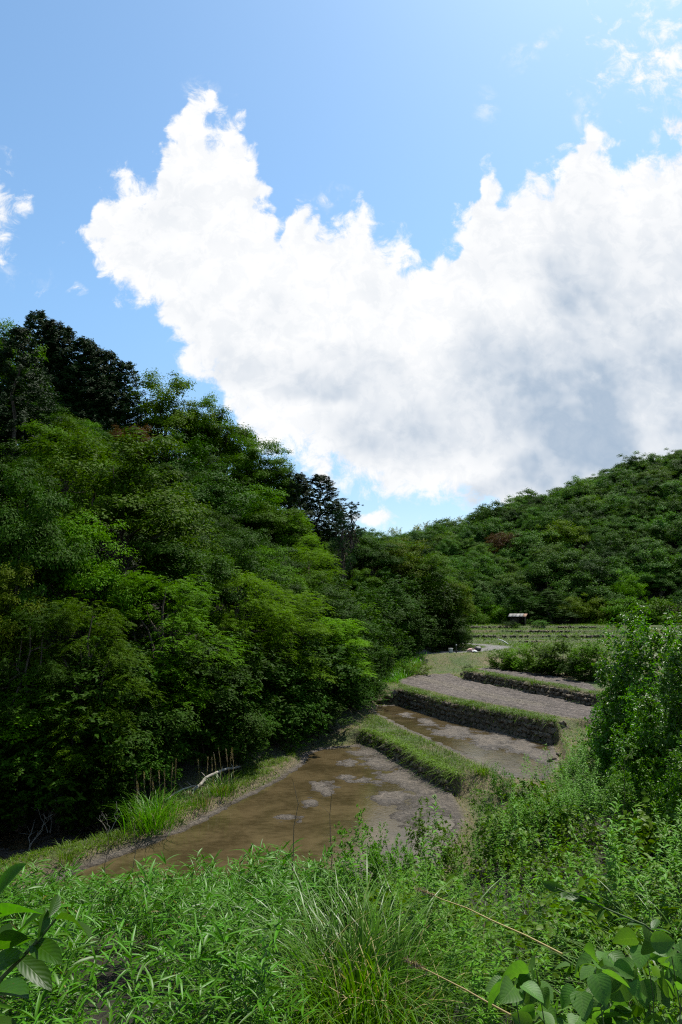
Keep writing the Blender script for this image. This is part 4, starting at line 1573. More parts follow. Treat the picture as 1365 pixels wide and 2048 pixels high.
def grass_clump(name, label, loc, n, H, spread, wid, mat='blade', group=None, seed=0, droop=(.35, 1.0), dry=0):
    r = np.random.default_rng(seed)
    o = thing(name, label, 'grass', loc, 0, group)
    q = r.normal(size=(n, 2)) * spread * .5
    a = np.arctan2(q[:, 1], q[:, 0]) + r.normal(size=n) * .85
    rad = np.hypot(q[:, 0], q[:, 1]) / spread
    base = np.concatenate([q, np.zeros((n, 1)) - .05], 1)
    b = blades(r, base, H * r.uniform(.45, 1.2, n), wid * r.uniform(.6, 1.3, n), .05 + .36 * rad * r.uniform(.3, 1.2, n), r.uniform(*droop, n), 10, a)
    tag(link('blades', mesh('blades', b[0], b[1], [M[mat]], False, b[2]), o), kind='stuff')
    if dry:
        q = r.normal(size=(dry, 2)) * spread * .5
        base = np.concatenate([q, np.zeros((dry, 1)) - .05], 1)
        b = blades(r, base, H * r.uniform(.5, .9, dry), wid * .8, .5 * r.uniform(.2, 1.2, dry), r.uniform(.2, .7, dry), 5)
        tag(link('dead_blades', mesh('dead_blades', b[0], b[1], [M['straw']], False, b[2]), o), kind='stuff')
    return o


def ground_at_px(px, py, lo=2.0, hi=120.0, above=0.0):
    """first point of the line of sight through a pixel that lies on the ground"""
    d = ray(px, py)
    D = np.concatenate([np.arange(lo, 30, .05), np.arange(30, hi, .2)])
    xs = d[0] / d[1] * D
    z = EYE + d[2] / d[1] * D
    h = z - ground_z(xs, D, False) - above
    ok = np.where(h <= 0)[0]
    i = ok[0] if len(ok) else -1
    return (float(xs[i]), float(D[i]), float(ground_z(xs[i:i + 1] if i != -1 else xs[-1:], D[i:i + 1] if i != -1 else D[-1:], False)[0]))


x, y, z = at_depth(715, 1960, 6.3)
grass_clump('pampas_grass', 'large arching clump of fine pampas grass in the middle of the foreground', (x, y, gz(x, y)), 900, 1.5, .7, .0145, seed=1, dry=90, droop=(.4, .95))
x, y = 1.1, 7.4
grass_clump('pampas_grass', 'smaller grass clump behind the large arching one', (x, y, gz(x, y)), 200, .95, .35, .011, seed=2, dry=15)
x, y = 2.25, 5.2
grass_clump('broad_grass', 'broad bladed grass clump at the right edge of the foreground', (x, y, gz(x, y)), 170, 1.15, .40, .024, seed=3)
x, y = 1.45, 4.3
grass_clump('broad_grass', 'loose broad blades arching over left of the vine leaves', (x, y, gz(x, y)), 34, .8, .35, .020, seed=4)
x, y = 2.9, 6.6
grass_clump('broad_grass', 'tall blades behind the broad bladed clump at the right', (x, y, gz(x, y)), 120, 1.1, .5, .016, seed=6)
for i, (px, py, hh, n, w, lab) in enumerate([(305, 1655, 1.15, 420, .55, 'green pampas clump with dry plumes beside the near paddy'), (395, 1612, .7, 160, .5, 'low grass clump just right of the plumed clump'),
                                             (440, 1588, .8, 200, .5, 'grass clump with thin dry plumes further along the strip'), (350, 1628, .6, 120, .5, 'short grass next to the plumed clump')]):
    g_ = ground_at_px(px, py)
    grass_clump('pampas_grass', lab, g_, n, hh, w, .016, seed=20 + i, droop=(.3, .8), dry=30)
for i, (px, py, hh, n, lab) in enumerate([(1068, 1374, .5, 120, 'grass tuft on top of the third wall'), (945, 1408, .4, 90, 'grass tuft on top of the second wall'),
                                          (965, 1548, .6, 200, 'pale grass tuft at the near end of the first wall'), (130, 1722, .6, 90, 'thin grass tuft at the lower left paddy corner'), (225, 1685, .4, 90, 'thin grass on the strip left of the plumed clump')]):
    g_ = ground_at_px(px, py)
    grass_clump('grass_tuft', lab, g_, n, hh, .3, .012, 'bankgrass', seed=40 + i)


# dry plumes
def plume_stalk(o, base, tip, r, plume=.28, rad=.004, name='stalk'):
    base, tip = np.asarray(base, float), np.asarray(tip, float)
    p = limb_path(r, base, tip, 6, .008, .01)
    link(name, mesh(name, *tube(p, np.linspace(rad, rad * .5, 6), 4), [M['straw']]), o)
    d = unit(p[-1] - p[-3])
    n = 60
    t = r.uniform(0, 1, n)
    c = p[-1] + d * ((t - .8) * plume)[:, None]
    q = unit(d + r.normal(size=(n, 3)) * .16)
    V, F = rhombs(c + r.normal(size=(n, 3)) * .006, r.normal(size=(n, 3)), q, plume * .22, .007)
    link('plume', mesh('plume', V, F, [M['plume']]), o)


r6 = np.random.default_rng(66)
for i, (px, py, ty) in enumerate([(265, 1640, 1566), (278, 1640, 1570), (290, 1636, 1560), (300, 1635, 1556), (312, 1632, 1562), (322, 1630, 1560), (330, 1630, 1552), (340, 1628, 1548), (346, 1625, 1545), (272, 1645, 1580),
                                  (412, 1590, 1534), (425, 1585, 1525), (438, 1582, 1520), (448, 1580, 1512), (455, 1578, 1506), (462, 1576, 1508), (472, 1572, 1516), (404, 1592, 1545)]):
    g_ = ground_at_px(px, py)
    t = at_depth(px + r6.uniform(-10, 10), ty - r6.uniform(0, 22), g_[1])
    o = thing('dry_plume_stalk', ('dry plume stalk in the plumed clump beside the near paddy' if i < 10 else 'thin dry plume stalk standing further along the strip before the wood'), 'dry grass', g_, 0,
              'dry plumes of the clump beside the paddy' if i < 10 else 'dry plumes further along the strip')
    plume_stalk(o, (0, 0, -.05), (t[0] - g_[0], t[1] - g_[1], t[2] - g_[2]), r6, .42, .006)
for pa, da, pb, db, lab in (((1125, 1908), 3.5, (838, 1778), 4.6, 'long pale dry stalk lying slantwise over the grass, the upper one'),
                            ((1022, 2030), 3.2, (818, 1922), 3.9, 'pale dry stalk with plume lying low near the bottom edge')):
    a, b_ = at_depth(*pa, da), at_depth(*pb, db)
    o = thing('fallen_dry_stalk', lab, 'dry grass', a)
    plume_stalk(o, (0, 0, 0), np.array(b_) - np.array(a), r6, .20, .0045)
for px, py, ty, dx, lab in ((592, 1700, 1565, -5, 'dark bare stem standing before the near paddy'), (660, 1680, 1585, 4, 'thin leafy stem standing before the mud of the near paddy'), (213, 1740, 1660, 3, 'thin bare stem at the lower left before the paddy'),
                            (262, 1735, 1665, 6, 'second thin bare stem at the lower left before the paddy'), (1240, 1610, 1520, 10, 'brown dead stem with a seed head at the right')):
    D0 = 9.8 if px < 1000 else 12
    x, y, z = at_depth(px, py, D0)
    zg = gz(x, y)
    t = at_depth(px + dx, ty, D0)
    o = thing('bare_stem', lab, 'stem', (x, y, zg))
    p = limb_path(r6, (0, 0, -.05), (t[0] - x, t[1] - y, t[2] - zg), 7, .015)
    link('stem', mesh('stem', *tube(p, np.linspace(.009, .003, 7), 4), [M['twig']]), o)
    nt = 5
    bg_ = Bag()
    for k in range(nt):
        q = p[2 + k % 5]
        e = q + np.array([r6.normal() * .08, r6.normal() * .08, r6.uniform(.05, .16)])
        bg_.add(*tube(np.array([q, (q + e) / 2 + .01, e]), [.003, .002, .001], 3))
    link('side_twig', bg_.mesh('side_twig', [M['twig']]), o)


# ------------------------------------------------------------------ big leaves at the two lower corners
def one_leaf(seed, L, W, prof, droop, S=9):
    r = np.random.default_rng(seed)
    V, F, U = strips(np.zeros((1, 3)), np.array([[1., 0, 0]]), np.array([[0, 0, 1.]]), L, W, droop, S, prof, .16)
    V[:, 1] += .012 * np.sin(V[:, 0] * 40 / (L / .13) + seed) * (np.abs(V[:, 1]) > 1e-4)
    V[:, 2] += .004 * np.sin(V[:, 0] * 60 + seed)
    return mesh('leaf', V, F, [], True, U)


ell = [.06, .34, .62, .84, .97, 1.0, .93, .76, .45, .03]
ova = [.35, .80, .99, 1.0, .95, .86, .73, .55, .32, .03]
BIG = [one_leaf(k, 1.0, .40, ell, .12 + .08 * k) for k in range(4)]
KUD = [one_leaf(10 + k, 1.0, .86, ova, .10 + .1 * k) for k in range(4)]
for me in BIG: me.materials.append(M['bigleaf'])
for me in KUD: me.materials.append(M['kudzu'])


def put_leaf(o, me, base, tip, roll=0.0, name='leaf'):
    """leaf object from base to tip, upper face turned to the sky and rolled a little"""
    base, tip = Vector(base), Vector(tip)
    d = tip - base
    L = d.length
    x = d.normalized()
    yv = Vector((0, 0, 1)).cross(x)
    if yv.length < .05:
        yv = Vector((0, 1, 0))
    yv.normalize()
    zv = x.cross(yv)
    m = Matrix((x, yv, zv)).transposed().to_4x4() @ Matrix.Rotation(roll, 4, 'X')
    l = link(name, me, o)
    inv = o.matrix_basis.inverted()
    l.matrix_local = inv @ (Matrix.Translation(base) @ m @ Matrix.Diagonal((L, L, L, 1)))
    return l


x0, y0 = -.98, 1.75
o = thing('broad_leaved_shrub', 'shrub with broad dark leaves reaching in at the lower left corner', 'shrub', (x0, y0, gz(x0, y0)))
leaves = [((-25, 1822), (37, 1722), 1.75, 1.7, .9), ((-30, 1845), (92, 1786), 1.7, 1.62, -.5), ((76, 1882), (102, 1812), 1.66, 1.70, 1.1), ((112, 1838), (196, 1828), 1.66, 1.60, -.7),
          ((30, 1878), (78, 1816), 1.72, 1.66, .5), ((-20, 1905), (70, 1850), 1.70, 1.66, -.9), ((60, 1884), (112, 1902), 1.70, 1.62, .4), ((30, 1912), (98, 1950), 1.74, 1.68, .3),
          ((-40, 1890), (20, 1845), 1.78, 1.72, .2), ((-30, 1945), (30, 1900), 1.72, 1.66, .8), ((-35, 2040), (32, 2030), 1.60, 1.52, -.3), ((-30, 1985), (40, 1945), 1.78, 1.7, .1),
          ((98, 1835), (122, 1785), 1.68, 1.74, .9), ((-30, 1800), (15, 1765), 1.8, 1.85, -.2)]
M4 = Matrix.Translation((x0, y0, gz(x0, y0)))
o.matrix_basis = M4
stem_pts = [np.array((0, 0, -.05)), np.array(at_depth(-60, 2040, 1.75)) - np.array(o.location), np.array(at_depth(5, 1955, 1.72)) - np.array(o.location), np.array(at_depth(76, 1882, 1.68)) - np.array(o.location),
            np.array(at_depth(112, 1838, 1.66)) - np.array(o.location)]
link('stem', mesh('stem', *tube(stem_pts, [.009, .007, .005, .004, .002], 6), [M['stem']], True), o)
stem2 = [stem_pts[1], np.array(at_depth(-40, 1900, 1.75)) - np.array(o.location), np.array(at_depth(-28, 1815, 1.76)) - np.array(o.location)]
link('stem', mesh('stem', *tube(stem2, [.006, .005, .003], 6), [M['stem']], True), o)
for i, (a, b, da, db, roll) in enumerate(leaves):
    put_leaf(o, BIG[i % 4], at_depth(*a, da), at_depth(*b, db), roll)

# kudzu vine in the lower right corner: leaves in threes
rk = np.random.default_rng(8)
x0, y0 = 1.35, 3.0
o = thing('kudzu_vine', 'vine with large pale green veined leaves in the lower right corner', 'vine', (x0, y0, gz(x0, y0)))
o.matrix_basis = Matrix.Translation((x0, y0, gz(x0, y0)))
for k in range(70):
    px, py = rk.uniform(1000, 1400), rk.uniform(1870, 2090)
    if py < 1900 + (1200 - px) * .35:
        continue
    D0 = rk.uniform(2.7, 3.3)
    c = np.array(at_depth(px, py, D0))
    a = rk.uniform(0, 6.28)
    L = rk.uniform(.06, .115)
    for j, (da, ll) in enumerate(((0, 1.0), (1.25, .85), (-1.25, .85))):
        b_ = c + L * .25 * np.array([math.cos(a + da), math.sin(a + da), 0])
        t = b_ + L * ll * np.array([math.cos(a + da), math.sin(a + da), rk.uniform(-1.0, .25)])
        put_leaf(o, KUD[int(rk.integers(0, 4))], b_, t, rk.normal() * .8)
    if k % 3 == 0:
        q = [c + [0, 0, -.5], c + [.03, .02, -.2], c]
        link('leaf_stalk', mesh('leaf_stalk', *tube(np.array(q) - np.array(o.location), [.003, .0025, .002], 4), [M['stem']]), o)
o2 = thing('leafy_spray', 'green spray of paired leaves slanting across the right corner above the vine', 'plant', (1.75, 3.1, gz(1.75, 3.1)))
o2.matrix_basis = Matrix.Translation((1.75, 3.1, gz(1.75, 3.1)))
sp = [np.array(at_depth(*p)) for p in ((1420, 2000, 3.1), (1370, 1915, 3.05), (1290, 1850, 3.0), (1190, 1808, 2.98), (1110, 1775, 2.95))]
lo = np.array(o2.location)
link('stem', mesh('stem', *tube(np.array([[0, 0, -.05]] + [s - lo for s in sp]), [.008, .006, .005, .004, .003, .002], 5), [M['stem']], True), o2)
for k in range(16):
    f = rk.uniform(1, 4)
    i = int(f)
    b_ = sp[i] + (sp[min(i + 1, 4)] - sp[i]) * (f - i)
    a = rk.uniform(0, 6.28)
    t = b_ + rk.uniform(.07, .11) * np.array([math.cos(a), math.sin(a) * .6, rk.uniform(-.2, .5)])
    put_leaf(o2, BIG[int(rk.integers(0, 4))], b_, t, rk.normal() * .4)

# ------------------------------------------------------------------ bushes at the right and in the middle distance
bushes = [  # cx, ytop, width px, depth, mat, proto, label
    (1295, 1214, 230, 17.5, 'glossy', 'bush0', 'tall glossy green bush at the right beside the far terraces'),
    (1262, 1318, 165, 18.5, 'glossy', 'bush1', 'glossy green bush leaning over the end of the third paddy'),
    (1335, 1350, 190, 13.5, 'glossy', 'bush1', 'big glossy bush cut by the right edge of the picture'),
    (1392, 1245, 210, 13.0, 'glossy', 'bush0', 'tall glossy bush half cut off by the right edge of the picture'),
    (1320, 1440, 170, 13.2, 'glossy', 'bush0', 'lower glossy bush at the right above the weeds'),
    (1375, 1460, 150, 11.0, 'glossy', 'bush1', 'nearest dark bush at the right edge'),
    (1003, 1298, 60, 52, 'mid', 'bush0', 'leftmost bush of the hedge above the fourth paddy'),
    (1040, 1290, 70, 50.5, 'bright', 'bush1', 'second bush of the hedge above the fourth paddy, pale green'),
    (1080, 1286, 76, 48.5, 'mid', 'bush0', 'third bush of the hedge above the fourth paddy'),
    (1128, 1274, 110, 46.5, 'mid', 'bush1', 'largest rounded bush of the hedge above the fourth paddy'),
    (1182, 1280, 90, 43.5, 'mid', 'bush0', 'right bush of the hedge above the fourth paddy by the tall glossy bush'),
    (1098, 1300, 70, 46.8, 'dark', 'bush1', 'dark bush in front of the hedge above the fourth paddy'),
    (1160, 1306, 76, 43.4, 'dark', 'bush0', 'low dark bush at the right end of the fourth paddy'),
    (1022, 1312, 50, 50.6, 'mid', 'bush1', 'low bush in front of the left part of the hedge'),
    (1310, 1392, 150, 15.5, 'glossy', 'bush1', 'glossy bush hanging down to the ramp at the right'),
    (1250, 1350, 130, 18.0, 'glossy', 'bush0', 'leafy bush whose twigs reach left over the third wall'),
    (1340, 1268, 190, 15.0, 'glossy', 'bush1', 'glossy bush between the tall glossy bush and the right edge'),
    (1262, 1258, 170, 19.0, 'glossy', 'bush1', 'glossy bush at the left side of the tall one at the right'),
    (985, 1572, 110, 13.5, 'weed', 'shrub0', 'leafy mound below the near end of the first wall'),
    (1080, 1556, 120, 14.0, 'weed', 'shrub1', 'leafy mound below the second paddy'),
    (870, 1602, 110, 12.5, 'weedyellow', 'shrub2', 'yellow green leafy mound before the mud of the near paddy'),
    (720, 1640, 120, 11.2, 'weed', 'shrub0', 'leafy mound on the rim of the slope in the middle'),
    (780, 1632, 90, 11.6, 'weed', 'shrub1', 'smaller leafy mound on the rim of the slope'),
    (1270, 1500, 140, 12.5, 'weed', 'shrub0', 'leafy mound under the lower glossy bush'),
    (935, 1327, 22, 52, 'dark', 'shrub2', 'small dark shrub over the hollow in the grassy embankment'),
    (1018, 1240, 34, 101, 'hilldark', 'shrub2', 'dark bush left of the hut'),
    (1075, 1236, 50, 101.5, 'hillmid', 'shrub1', 'green bush right of the hut'),
    (1034, 1246, 24, 100, 'mid', 'shrub0', 'small round bush standing before the hut roof'),
    (1000, 1546 - 26, 50, 22.5, 'glossy', 'shrub1', 'dark glossy shrub at the near end of the second paddy'),
    (835, 1318, 60, 52, 'olive', 'shrub1', 'pale brushy shrub at the left end of the embankment'),
    (790, 1312, 70, 51, 'mid', 'shrub2', 'green shrub at the foot of the wood left of the embankment'),
]
for cx, yt, w, D0, mat, key, lab in bushes:
    x, y, zt = at_depth(cx, yt, D0)
    zg = gz(x, y)
    p = PROTO[key]
    plant_tree('bush', key, mat, (x, y, zg - .05), w * D0 / F_PX / p['width'] * 1.1, max(.5, zt - zg) / p['top'], lab, 'bush')

# ------------------------------------------------------------------ dry-stone walls of the terraces
M['stone'] = plain_mat('field_stone', (.105, .086, .062), .9, .10, 7, .55, .8, .02)
STONE = []
rs = np.random.default_rng(14)
for k in range(10):
    bm = bmesh.new()
    q = rdir(rs, 15)
    q = np.sign(q) * np.abs(q) ** .72
    for v in q * rs.uniform(.85, 1.1, (15, 1)) * .5:
        bm.verts.new(v)
    bmesh.ops.convex_hull(bm, input=bm.verts)
    for v in [v for v in bm.verts if not v.link_faces]:
        bm.verts.remove(v)
    me = bpy.data.meshes.new('stone')
    bm.to_mesh(me)
    bm.free()
    me.materials.append(M['stone'])
    STONE.append(me)


def stone_wall(label, base, top, sz=.27, skip=0.0, maxn=300, kind=None):
    """rows of uneven stones along the polyline base (x,y,z) up to top (x,y,z)"""
    base, top = np.array(base), np.array(top)
    o = thing('stone_wall', label, 'wall', tuple(base.mean(0)))
    lo = np.array(o.location)
    seg = np.linalg.norm(np.diff(base, axis=0), axis=1)
    s = np.concatenate([[0], np.cumsum(seg)])
    n = 0
    u = 0.0
    H = (top[:, 2] - base[:, 2]).mean()
    rowsn = max(2, int(round(H / (sz * .78))))
    for row in range(rowsn):
        f = (row + .5) / rowsn
        u = rs.uniform(0, .2)
        while u < s[-1]:
            w = sz * rs.uniform(.6, 1.35)
            uc = u + w / 2
            u += w * .92
            if uc > s[-1] or rs.random() < skip:
                continue
            b = np.array([np.interp(uc, s, base[:, k]) for k in range(3)])
            t = np.array([np.interp(uc, s, top[:, k]) for k in range(3)])
            p = b + (t - b) * f
            i = min(np.searchsorted(s, uc), len(base) - 1)
            d = base[i] - base[i - 1]
            a = math.atan2(d[1], d[0])
            out = np.array([math.sin(a), -math.cos(a), 0])
            p = p + out * rs.normal() * .025
            st = link('stone', STONE[int(rs.integers(0, 10))], o)
            st.location = tuple(p - lo)
            st.rotation_euler = (rs.normal() * .3, rs.normal() * .35, a + rs.normal() * .25)
            st.scale = (w * 1.12, sz * rs.uniform(1.0, 1.5), H / rowsn * rs.uniform(.95, 1.35))
            n += 1
    return o


def wpts(pts, z):
    return [at(p[0], p[1], z) for p in pts]


def shift(pts, d, z):
    """the same line moved d metres towards +y, at height z"""
    return [(p[0] + d * .35, p[1] + d, z) for p in pts]


b1 = wpts([(724, 1490), (760, 1505), (810, 1535), (865, 1570), (905, 1592)], 0)
stone_wall('low overgrown bank wall between the near paddy and the second one', shift(b1, .02, -.02), shift(b1, .28, .58), .26, .35)
b2 = wpts([(796, 1409), (850, 1426), (900, 1442), (1000, 1465), (1108, 1490)], Z2)
stone_wall('long dry stone wall between the second and the third paddy', shift(b2, .0, Z2 - .03), shift(b2, .26, 1.38), .27, .06)
b3 = wpts([(928, 1359), (1000, 1373), (1100, 1394), (1210, 1418)], Z3)
stone_wall('dry stone wall between the third and the fourth paddy', shift(b3, .0, Z3 - .03), shift(b3, .25, 1.84), .25, .10)
# short return of the second wall at its near end
e2 = np.array(b2[-1])
stone_wall('short stone return at the near end of the long wall', [tuple(e2 + [.05, -.05, -.05]), tuple(e2 + [.9, .75, -.05])], [tuple(e2 + [-.1, .22, .85]), tuple(e2 + [.8, .95, .85])], .3, .1)
for i, (F_, z0, z1, lab) in enumerate(((F1, 2.3, 2.55, 'lowest stone step of the far terraces beyond the road'), (F2, 2.55, 2.95, 'second stone step of the far terraces'),
                                       (F3, 2.95, 3.35, 'third stone step of the far terraces'), (F4, 3.35, 3.75, 'highest stone step of the far terraces below the hut'))):
    a, b = F_[0], F_[1]
    k0 = (13.5 - a[0]) / (b[0] - a[0])
    k1 = (36 - a[0]) / (b[0] - a[0])
    line = [(a[0] + (b[0] - a[0]) * k, a[1] + (b[1] - a[1]) * k - .32 + .35 * math.sin(k * 23 + 2 * i) + .2 * math.sin(k * 61 + i)) for k in np.linspace(k0, k1, 7)]
    stone_wall(lab, [(p[0], p[1], z0 - .05) for p in line], [(p[0], p[1] + .15, z1 - .02) for p in line], .36, .30)

# ------------------------------------------------------------------ grass on banks, strips and far terraces
r7 = np.random.default_rng(77)


def open_ground(x, y):
    m = edge_t(x, y) < .6
    for P_, e in ((P1, .02), (T2, -.02), (T3, -.05), (T4, -.02), (P0, 0)):
        m &= poly_dist(x, y, P_) > e
    m &= np.abs(poly_dist(x, y, ROADLINE, closed=False)) > 1.2
    yb = np.interp(x, YB[0], YB[1])
    return m & (y > yb - 2)


def bank(name, label, n, box, L, W, mat, cond=None, droop=(.2, .9), lean=(.1, .7), S=2):
    f = open_ground if cond is None else (lambda x, y: open_ground(x, y) & cond(x, y))
    P = sample_region(r7, n, f, *box)
    k = len(P)
    b = blades(r7, P - [0, 0, .02], r7.uniform(*L, k), r7.uniform(*W, k), r7.uniform(*lean, k), r7.uniform(*droop, k), S)
    tag(link(name, mesh(name, b[0], b[1], [M[mat]], False, b[2])), label, 'grass', kind='stuff')


def patchy(seed, lo):
    return lambda x, y: fbm(x, y, .6, 3, seed) + .5 * fbm(x, y, 2.2, 2, seed + 1) > lo


nearc = lambda P_, w: (lambda x, y: poly_dist(x, y, P_) < w)
bank('bank_grass', 'short green grass on the banks between the paddies', 20000, (-10, 13, 14, 52), (.06, .18), (.012, .026), 'bankgrass', patchy(5, -.3))
bank('dry_grass', 'short straw coloured grass on the banks between the paddies', 7000, (-10, 13, 14, 52), (.05, .14), (.010, .022), 'straw', patchy(15, .0))
bank('wall_top_grass', 'long grass fringing the tops of the terrace walls', 8000, (0, 13, 21, 50), (.08, .28), (.012, .024), 'bankgrass',
     lambda x, y: (poly_dist(x, y, C1) < .16) & (fbm(x, y, 1.5, 3, 18) > -.22) | ((poly_dist(x, y, C2) < .10) | (poly_dist(x, y, C3) < .10)) & (fbm(x, y, 1.2, 2, 19) > -.25))
bank('wall_weeds', 'weeds and grass hanging over the stone walls', 5200, (2, 13, 26, 50), (.14, .36), (.014, .030), 'bankgrass',
     lambda x, y: (((poly_dist(x, y, C2) < .24) & (poly_dist(x, y, T2) < .5)) | ((poly_dist(x, y, C3) < .24) & (poly_dist(x, y, T3) < .5))) & (fbm(x, y, .9, 3, 29) > -.15), droop=(.7, 1.4), lean=(.3, 1.0))
bank('wall_face_grass', 'grass hanging over the bank of the first wall', 2600, (0, 6, 21, 36), (.2, .4), (.012, .022), 'bankgrass',
     lambda x, y: (poly_dist(x, y, C1) < .30) & (poly_dist(x, y, P1) < .4), droop=(.9, 1.5), lean=(.5, 1.2))
bank('strip_grass', 'green grass on the strip along the left of the near paddy', 7000, (-10, 0, 14, 32), (.06, .22), (.010, .022), 'bankgrass', lambda x, y: (poly_dist(x, y, G1) < .25) & (fbm(x, y, 1.2, 3, 66) > -.15))
bank('embankment_grass', 'grass on the embankment below the road', 7000, (2, 22, 46, 62), (.08, .22), (.02, .045), 'bankgrass', None)
bank('terrace_grass', 'rough grass on the far terraces', 24000, (10, 42, 62, 112), (.12, .42), (.03, .08), 'bankgrass', lambda x, y: (x < y * .45))
bank('reed_patch', 'taller grass patch at the left of the embankment', 2600, (2.4, 8, 46, 59), (.4, .9), (.02, .035), 'blade', lambda x, y: x < 3.2 + (y - 44) * .26)

# ------------------------------------------------------------------ small things
# fallen log and stick by the strip
M['grey_wood'] = plain_mat('weathered_wood', (.22, .20, .17), .9, .15, 9, .4, .6, .01, (1, 1, .2))
for (pa, pb, rad, lab) in (((385, 1588), (480, 1546), .055, 'grey fallen log on the strip under the edge of the wood'), ((330, 1606), (392, 1586), .03, 'pale fallen stick beside the plumed clump')):
    A = np.array(ground_at_px(*pa)) + [0, 0, .08]
    B = np.array(ground_at_px(*pb)) + [0, 0, .22]
    o = thing('fallen_log', lab, 'log', tuple(A))
    p = limb_path(r6, (0, 0, 0), B - A, 8, .01)
    link('log', mesh('log', *tube(p, np.linspace(rad, rad * .7, 8), 7), [M['grey_wood']], True), o)
    bg_ = Bag()
    for k in (2, 4, 6):
        bg_.add(*tube(np.array([p[k], p[k] + [r6.normal() * .1, -.1, .18]]), [rad * .4, rad * .15], 4))
    link('branch_stub', bg_.mesh('branch_stub', [M['grey_wood']]), o)
# dead twiggy shrub at the lower left before the dark wood
for i, (px, py, ty) in enumerate([(98, 1665, 1585), (60, 1700, 1640), (215, 1672, 1615)]):
    g_ = ground_at_px(px, py)
    H = at_depth(px, ty, g_[1])[2] - g_[2]
    o = thing('dead_shrub', ('pale dead twiggy shrub before the dark wood at the left', 'thin dead stems at the left edge of the lower paddy', 'thin dead twigs between the lower paddy and the plumed clump')[i], 'dead shrub', g_)
    for k in range(3):
        p = limb_path(r6, (r6.normal() * .05, 0, -.05), (r6.normal() * .25, r6.normal() * .15, H * r6.uniform(.7, 1)), 6, .05)
        b_ = link('stem', mesh('stem', *tube(p, np.linspace(.011, .004, 6), 4), [M['grey_wood']]), o)
        tw = Bag()
        for j in range(5):
            q = p[r6.integers(2, 6)]
            tw.add(*tube(np.array([q, q + [r6.normal() * .14, r6.normal() * .1, r6.uniform(.05, .25)]]), [.004, .002], 3))
        link('twig', tw.mesh('twig', [M['grey_wood']]), b_)

# loose stones at the bank below the wood and on the right
for i, (px, py, w, lab) in enumerate([(778, 1402, .7, 'dark boulder in the bank at the left end of the long wall'), (762, 1407, .5, 'small boulder in the shade left of the long wall'), (790, 1395, .5, 'boulder in the bare bank above the second paddy'),
                                      (1105, 1525, .38, 'pale stone at the near right corner of the second paddy'), (1118, 1512, .3, 'smaller stone beside the pale one at the second paddy'), (925, 1352, .45, 'stone at the left end of the third wall')]):
    g_ = ground_at_px(px, py)
    o = link('boulder', STONE[i], None)
    o.location = (g_[0], g_[1], g_[2] + w * .18)
    o.scale = (w, w * .9, w * .7)
    o.rotation_euler = (.3 * i, .2, i)
    tag(o, lab, 'stone')


def boxv(x0, x1, y0, y1, z0, z1):
    V = np.array([(x, y, z) for z in (z0, z1) for y in (y0, y1) for x in (x0, x1)], float)
    F = np.array([(0, 2, 3, 1), (4, 5, 7, 6), (0, 1, 5, 4), (2, 6, 7, 3), (0, 4, 6, 2), (1, 3, 7, 5)])
    return V, F


# hut with a pale sheet roof below the far hill
M['tin'] = plain_mat('pale_sheet_metal', (.20, .19, .175), .8, .15, 3, .25, .2, .01)
M['rust'] = plain_mat('rusty_sheet', (.17, .10, .06), .8, .2, 3, .5, .3, .01)
M['oldwood'] = plain_mat('dark_boards', (.06, .048, .036), .9, .1, 5, .4, .4, .01)
hx, hy, _ = at_depth(1037, 1250, 103)
hz = gz(hx, hy)
hut = thing('hut', 'small old hut with a pale sheet roof below the far hill', 'hut', (hx, hy, hz), -.35, None, (.55, .7, .72))
w = Bag()
w.add(*boxv(-1.9, -1.82, -1.3, 1.3, -.2, 1.75)).add(*boxv(1.82, 1.9, -1.3, 1.3, -.2, 1.75)).add(*boxv(-1.8, 1.8, 1.2, 1.28, -.2, 1.75)).add(*boxv(-1.8, .2, -1.28, -1.2, -.2, 1.6))
link('wall', w.mesh('wall', [M['oldwood']]), hut)
for sx in (-1.85, .3, 1.85):
    link('post', mesh('post', *boxv(sx - .06, sx + .06, -1.42, -1.31, -.2, 1.85), [M['oldwood']]), hut)
roof = None
for k in range(5):
    x0 = -2.35 + k * .94
    V, F = boxv(x0, x0 + .92, -1.9, 1.5, 0, .03)
    V[:, 2] += 1.78 + (V[:, 1] + 1.9) * .17 + .02 * (k % 2)
    link('roof_sheet', mesh('roof_sheet', V, F, [M['rust' if k == 4 else 'tin']]), hut)

# white pole lying on the terrace, things by the road
M['white'] = plain_mat('white_plastic', (.42, .42, .40), .6, .25, 4, .15, .1, .005)
M['pink'] = plain_mat('faded_pink_sheet', (.42, .27, .25), .7, .2, 5, .3, .3, .01)
M['black'] = plain_mat('black_sheet', (.03, .03, .032), .6, .3, 5, .3, .3, .01)
A = np.array(ground_at_px(999, 1290, lo=60)) + [0, 0, .25]
B = np.array(at_depth(1009, 1291, A[1] - .8))
B[2] = A[2] - .12
o = thing('white_pole', 'white pole lying across the lowest step of the far terraces', 'pole', tuple(A))
link('pole', mesh('pole', *tube(limb_path(r6, (-.1, 0, .35), (.75, -.6, -.1), 5, .0), .06, 8), [M['white']], True), o)
link('end_cap', mesh('end_cap', *tube(np.array([(.75, -.6, -.1), (.80, -.64, -.13)]), .07, 8), [M['white']]), o)
g_ = ground_at_px(950, 1305, lo=50)
o = thing('tarpaulin_heap', 'small pink and black heap lying beside the road', 'heap', g_)
rt = np.random.default_rng(3)
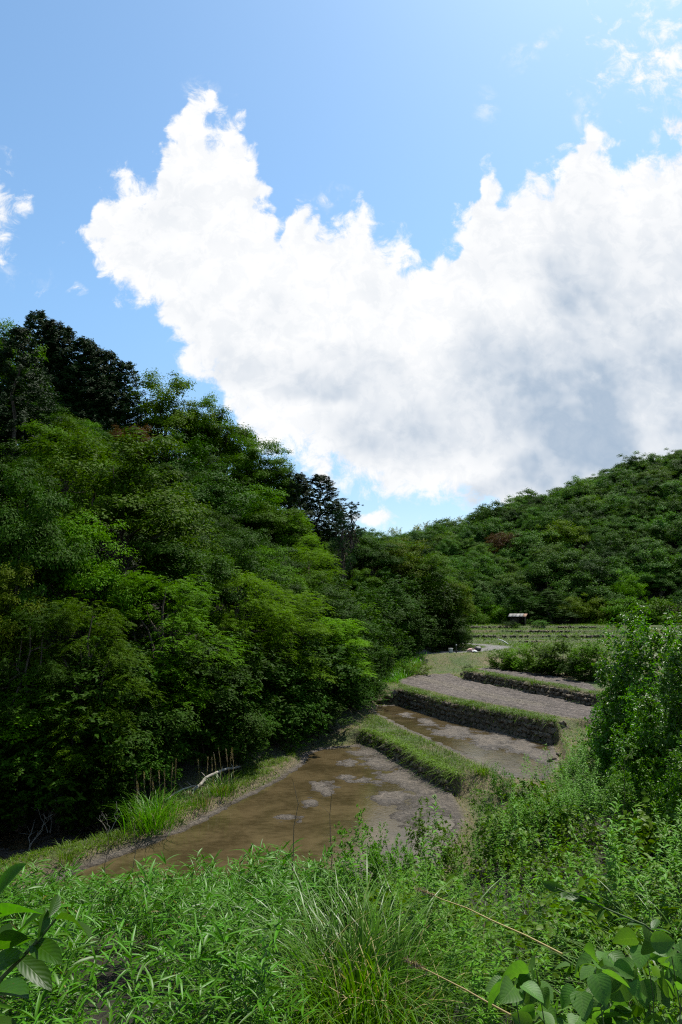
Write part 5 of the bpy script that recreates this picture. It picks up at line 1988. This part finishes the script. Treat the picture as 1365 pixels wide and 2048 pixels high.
for nm, mt, off, sc_ in (('pink_bag', 'pink', (-.28, 0, .18), (.75, .6, .42)), ('black_bag', 'black', (.3, .1, .26), (.7, .6, .55)), ('pale_bag', 'white', (-.05, -.3, .1), (.5, .4, .25))):
    bm = bmesh.new()
    bmesh.ops.create_icosphere(bm, subdivisions=2, radius=.5)
    for v in bm.verts:
        v.co *= 1 + rt.normal() * .10
        v.co = Vector((v.co.x * sc_[0], v.co.y * sc_[1], max(v.co.z, -.3) * sc_[2])) + Vector(off)
    me = bpy.data.meshes.new(nm)
    bm.to_mesh(me); bm.free()
    me.materials.append(M[mt])
    link(nm, me, o)
g_ = ground_at_px(902, 1306, lo=50)
o = thing('white_bucket', 'small white container standing by the road left of the heap', 'container', g_)
V, F = tube(np.array([(0, 0, 0), (0, 0, .05), (0, 0, .32), (0, 0, .36)]), [.17, .17, .20, .21], 12)
link('body', mesh('body', V, F, [M['white']], True), o)
link('lid', mesh('lid', *tube(np.array([(0, 0, .36), (0, 0, .40), (0, 0, .401)]), [.22, .22, .001], 12), [M['white']]), o)
g_ = ground_at_px(913, 1306, lo=50)
o = thing('short_post', 'short dark post with a pale top by the road', 'post', g_)
link('shaft', mesh('shaft', *tube(np.array([(0, 0, -.1), (.02, 0, .62)]), .05, 8), [M['oldwood']]), o)
link('cap', mesh('cap', *tube(np.array([(.02, 0, .621), (.02, 0, .75), (.02, 0, .751)]), [.065, .06, .001], 8), [M['white']]), o)
# thin white rope lines strung over the terraces
for i, (pa, pb) in enumerate((((1010, 1276), (1195, 1279)),)):
    A, B = np.array(at_depth(*pa, 84)), np.array(at_depth(*pb, 76))
    o = thing('white_rope_fence', 'thin white line strung between stakes over the far terraces', 'fence', (A[0], A[1], gz(A[0], A[1])))
    lo = np.array(o.location)
    p = np.linspace(0, 1, 12)[:, None] * (B - A) + A - lo
    link('rope', mesh('rope', *tube(p, .012, 4), [M['white']]), o)
    for t in (0, .33, .66, 1):
        q = A + (B - A) * t
        link('stake', mesh('stake', *tube(np.array([(q[0], q[1], gz(q[0], q[1]) - .1), (q[0], q[1], q[2] + .08)]) - lo, .03, 5), [M['oldwood']]), o)
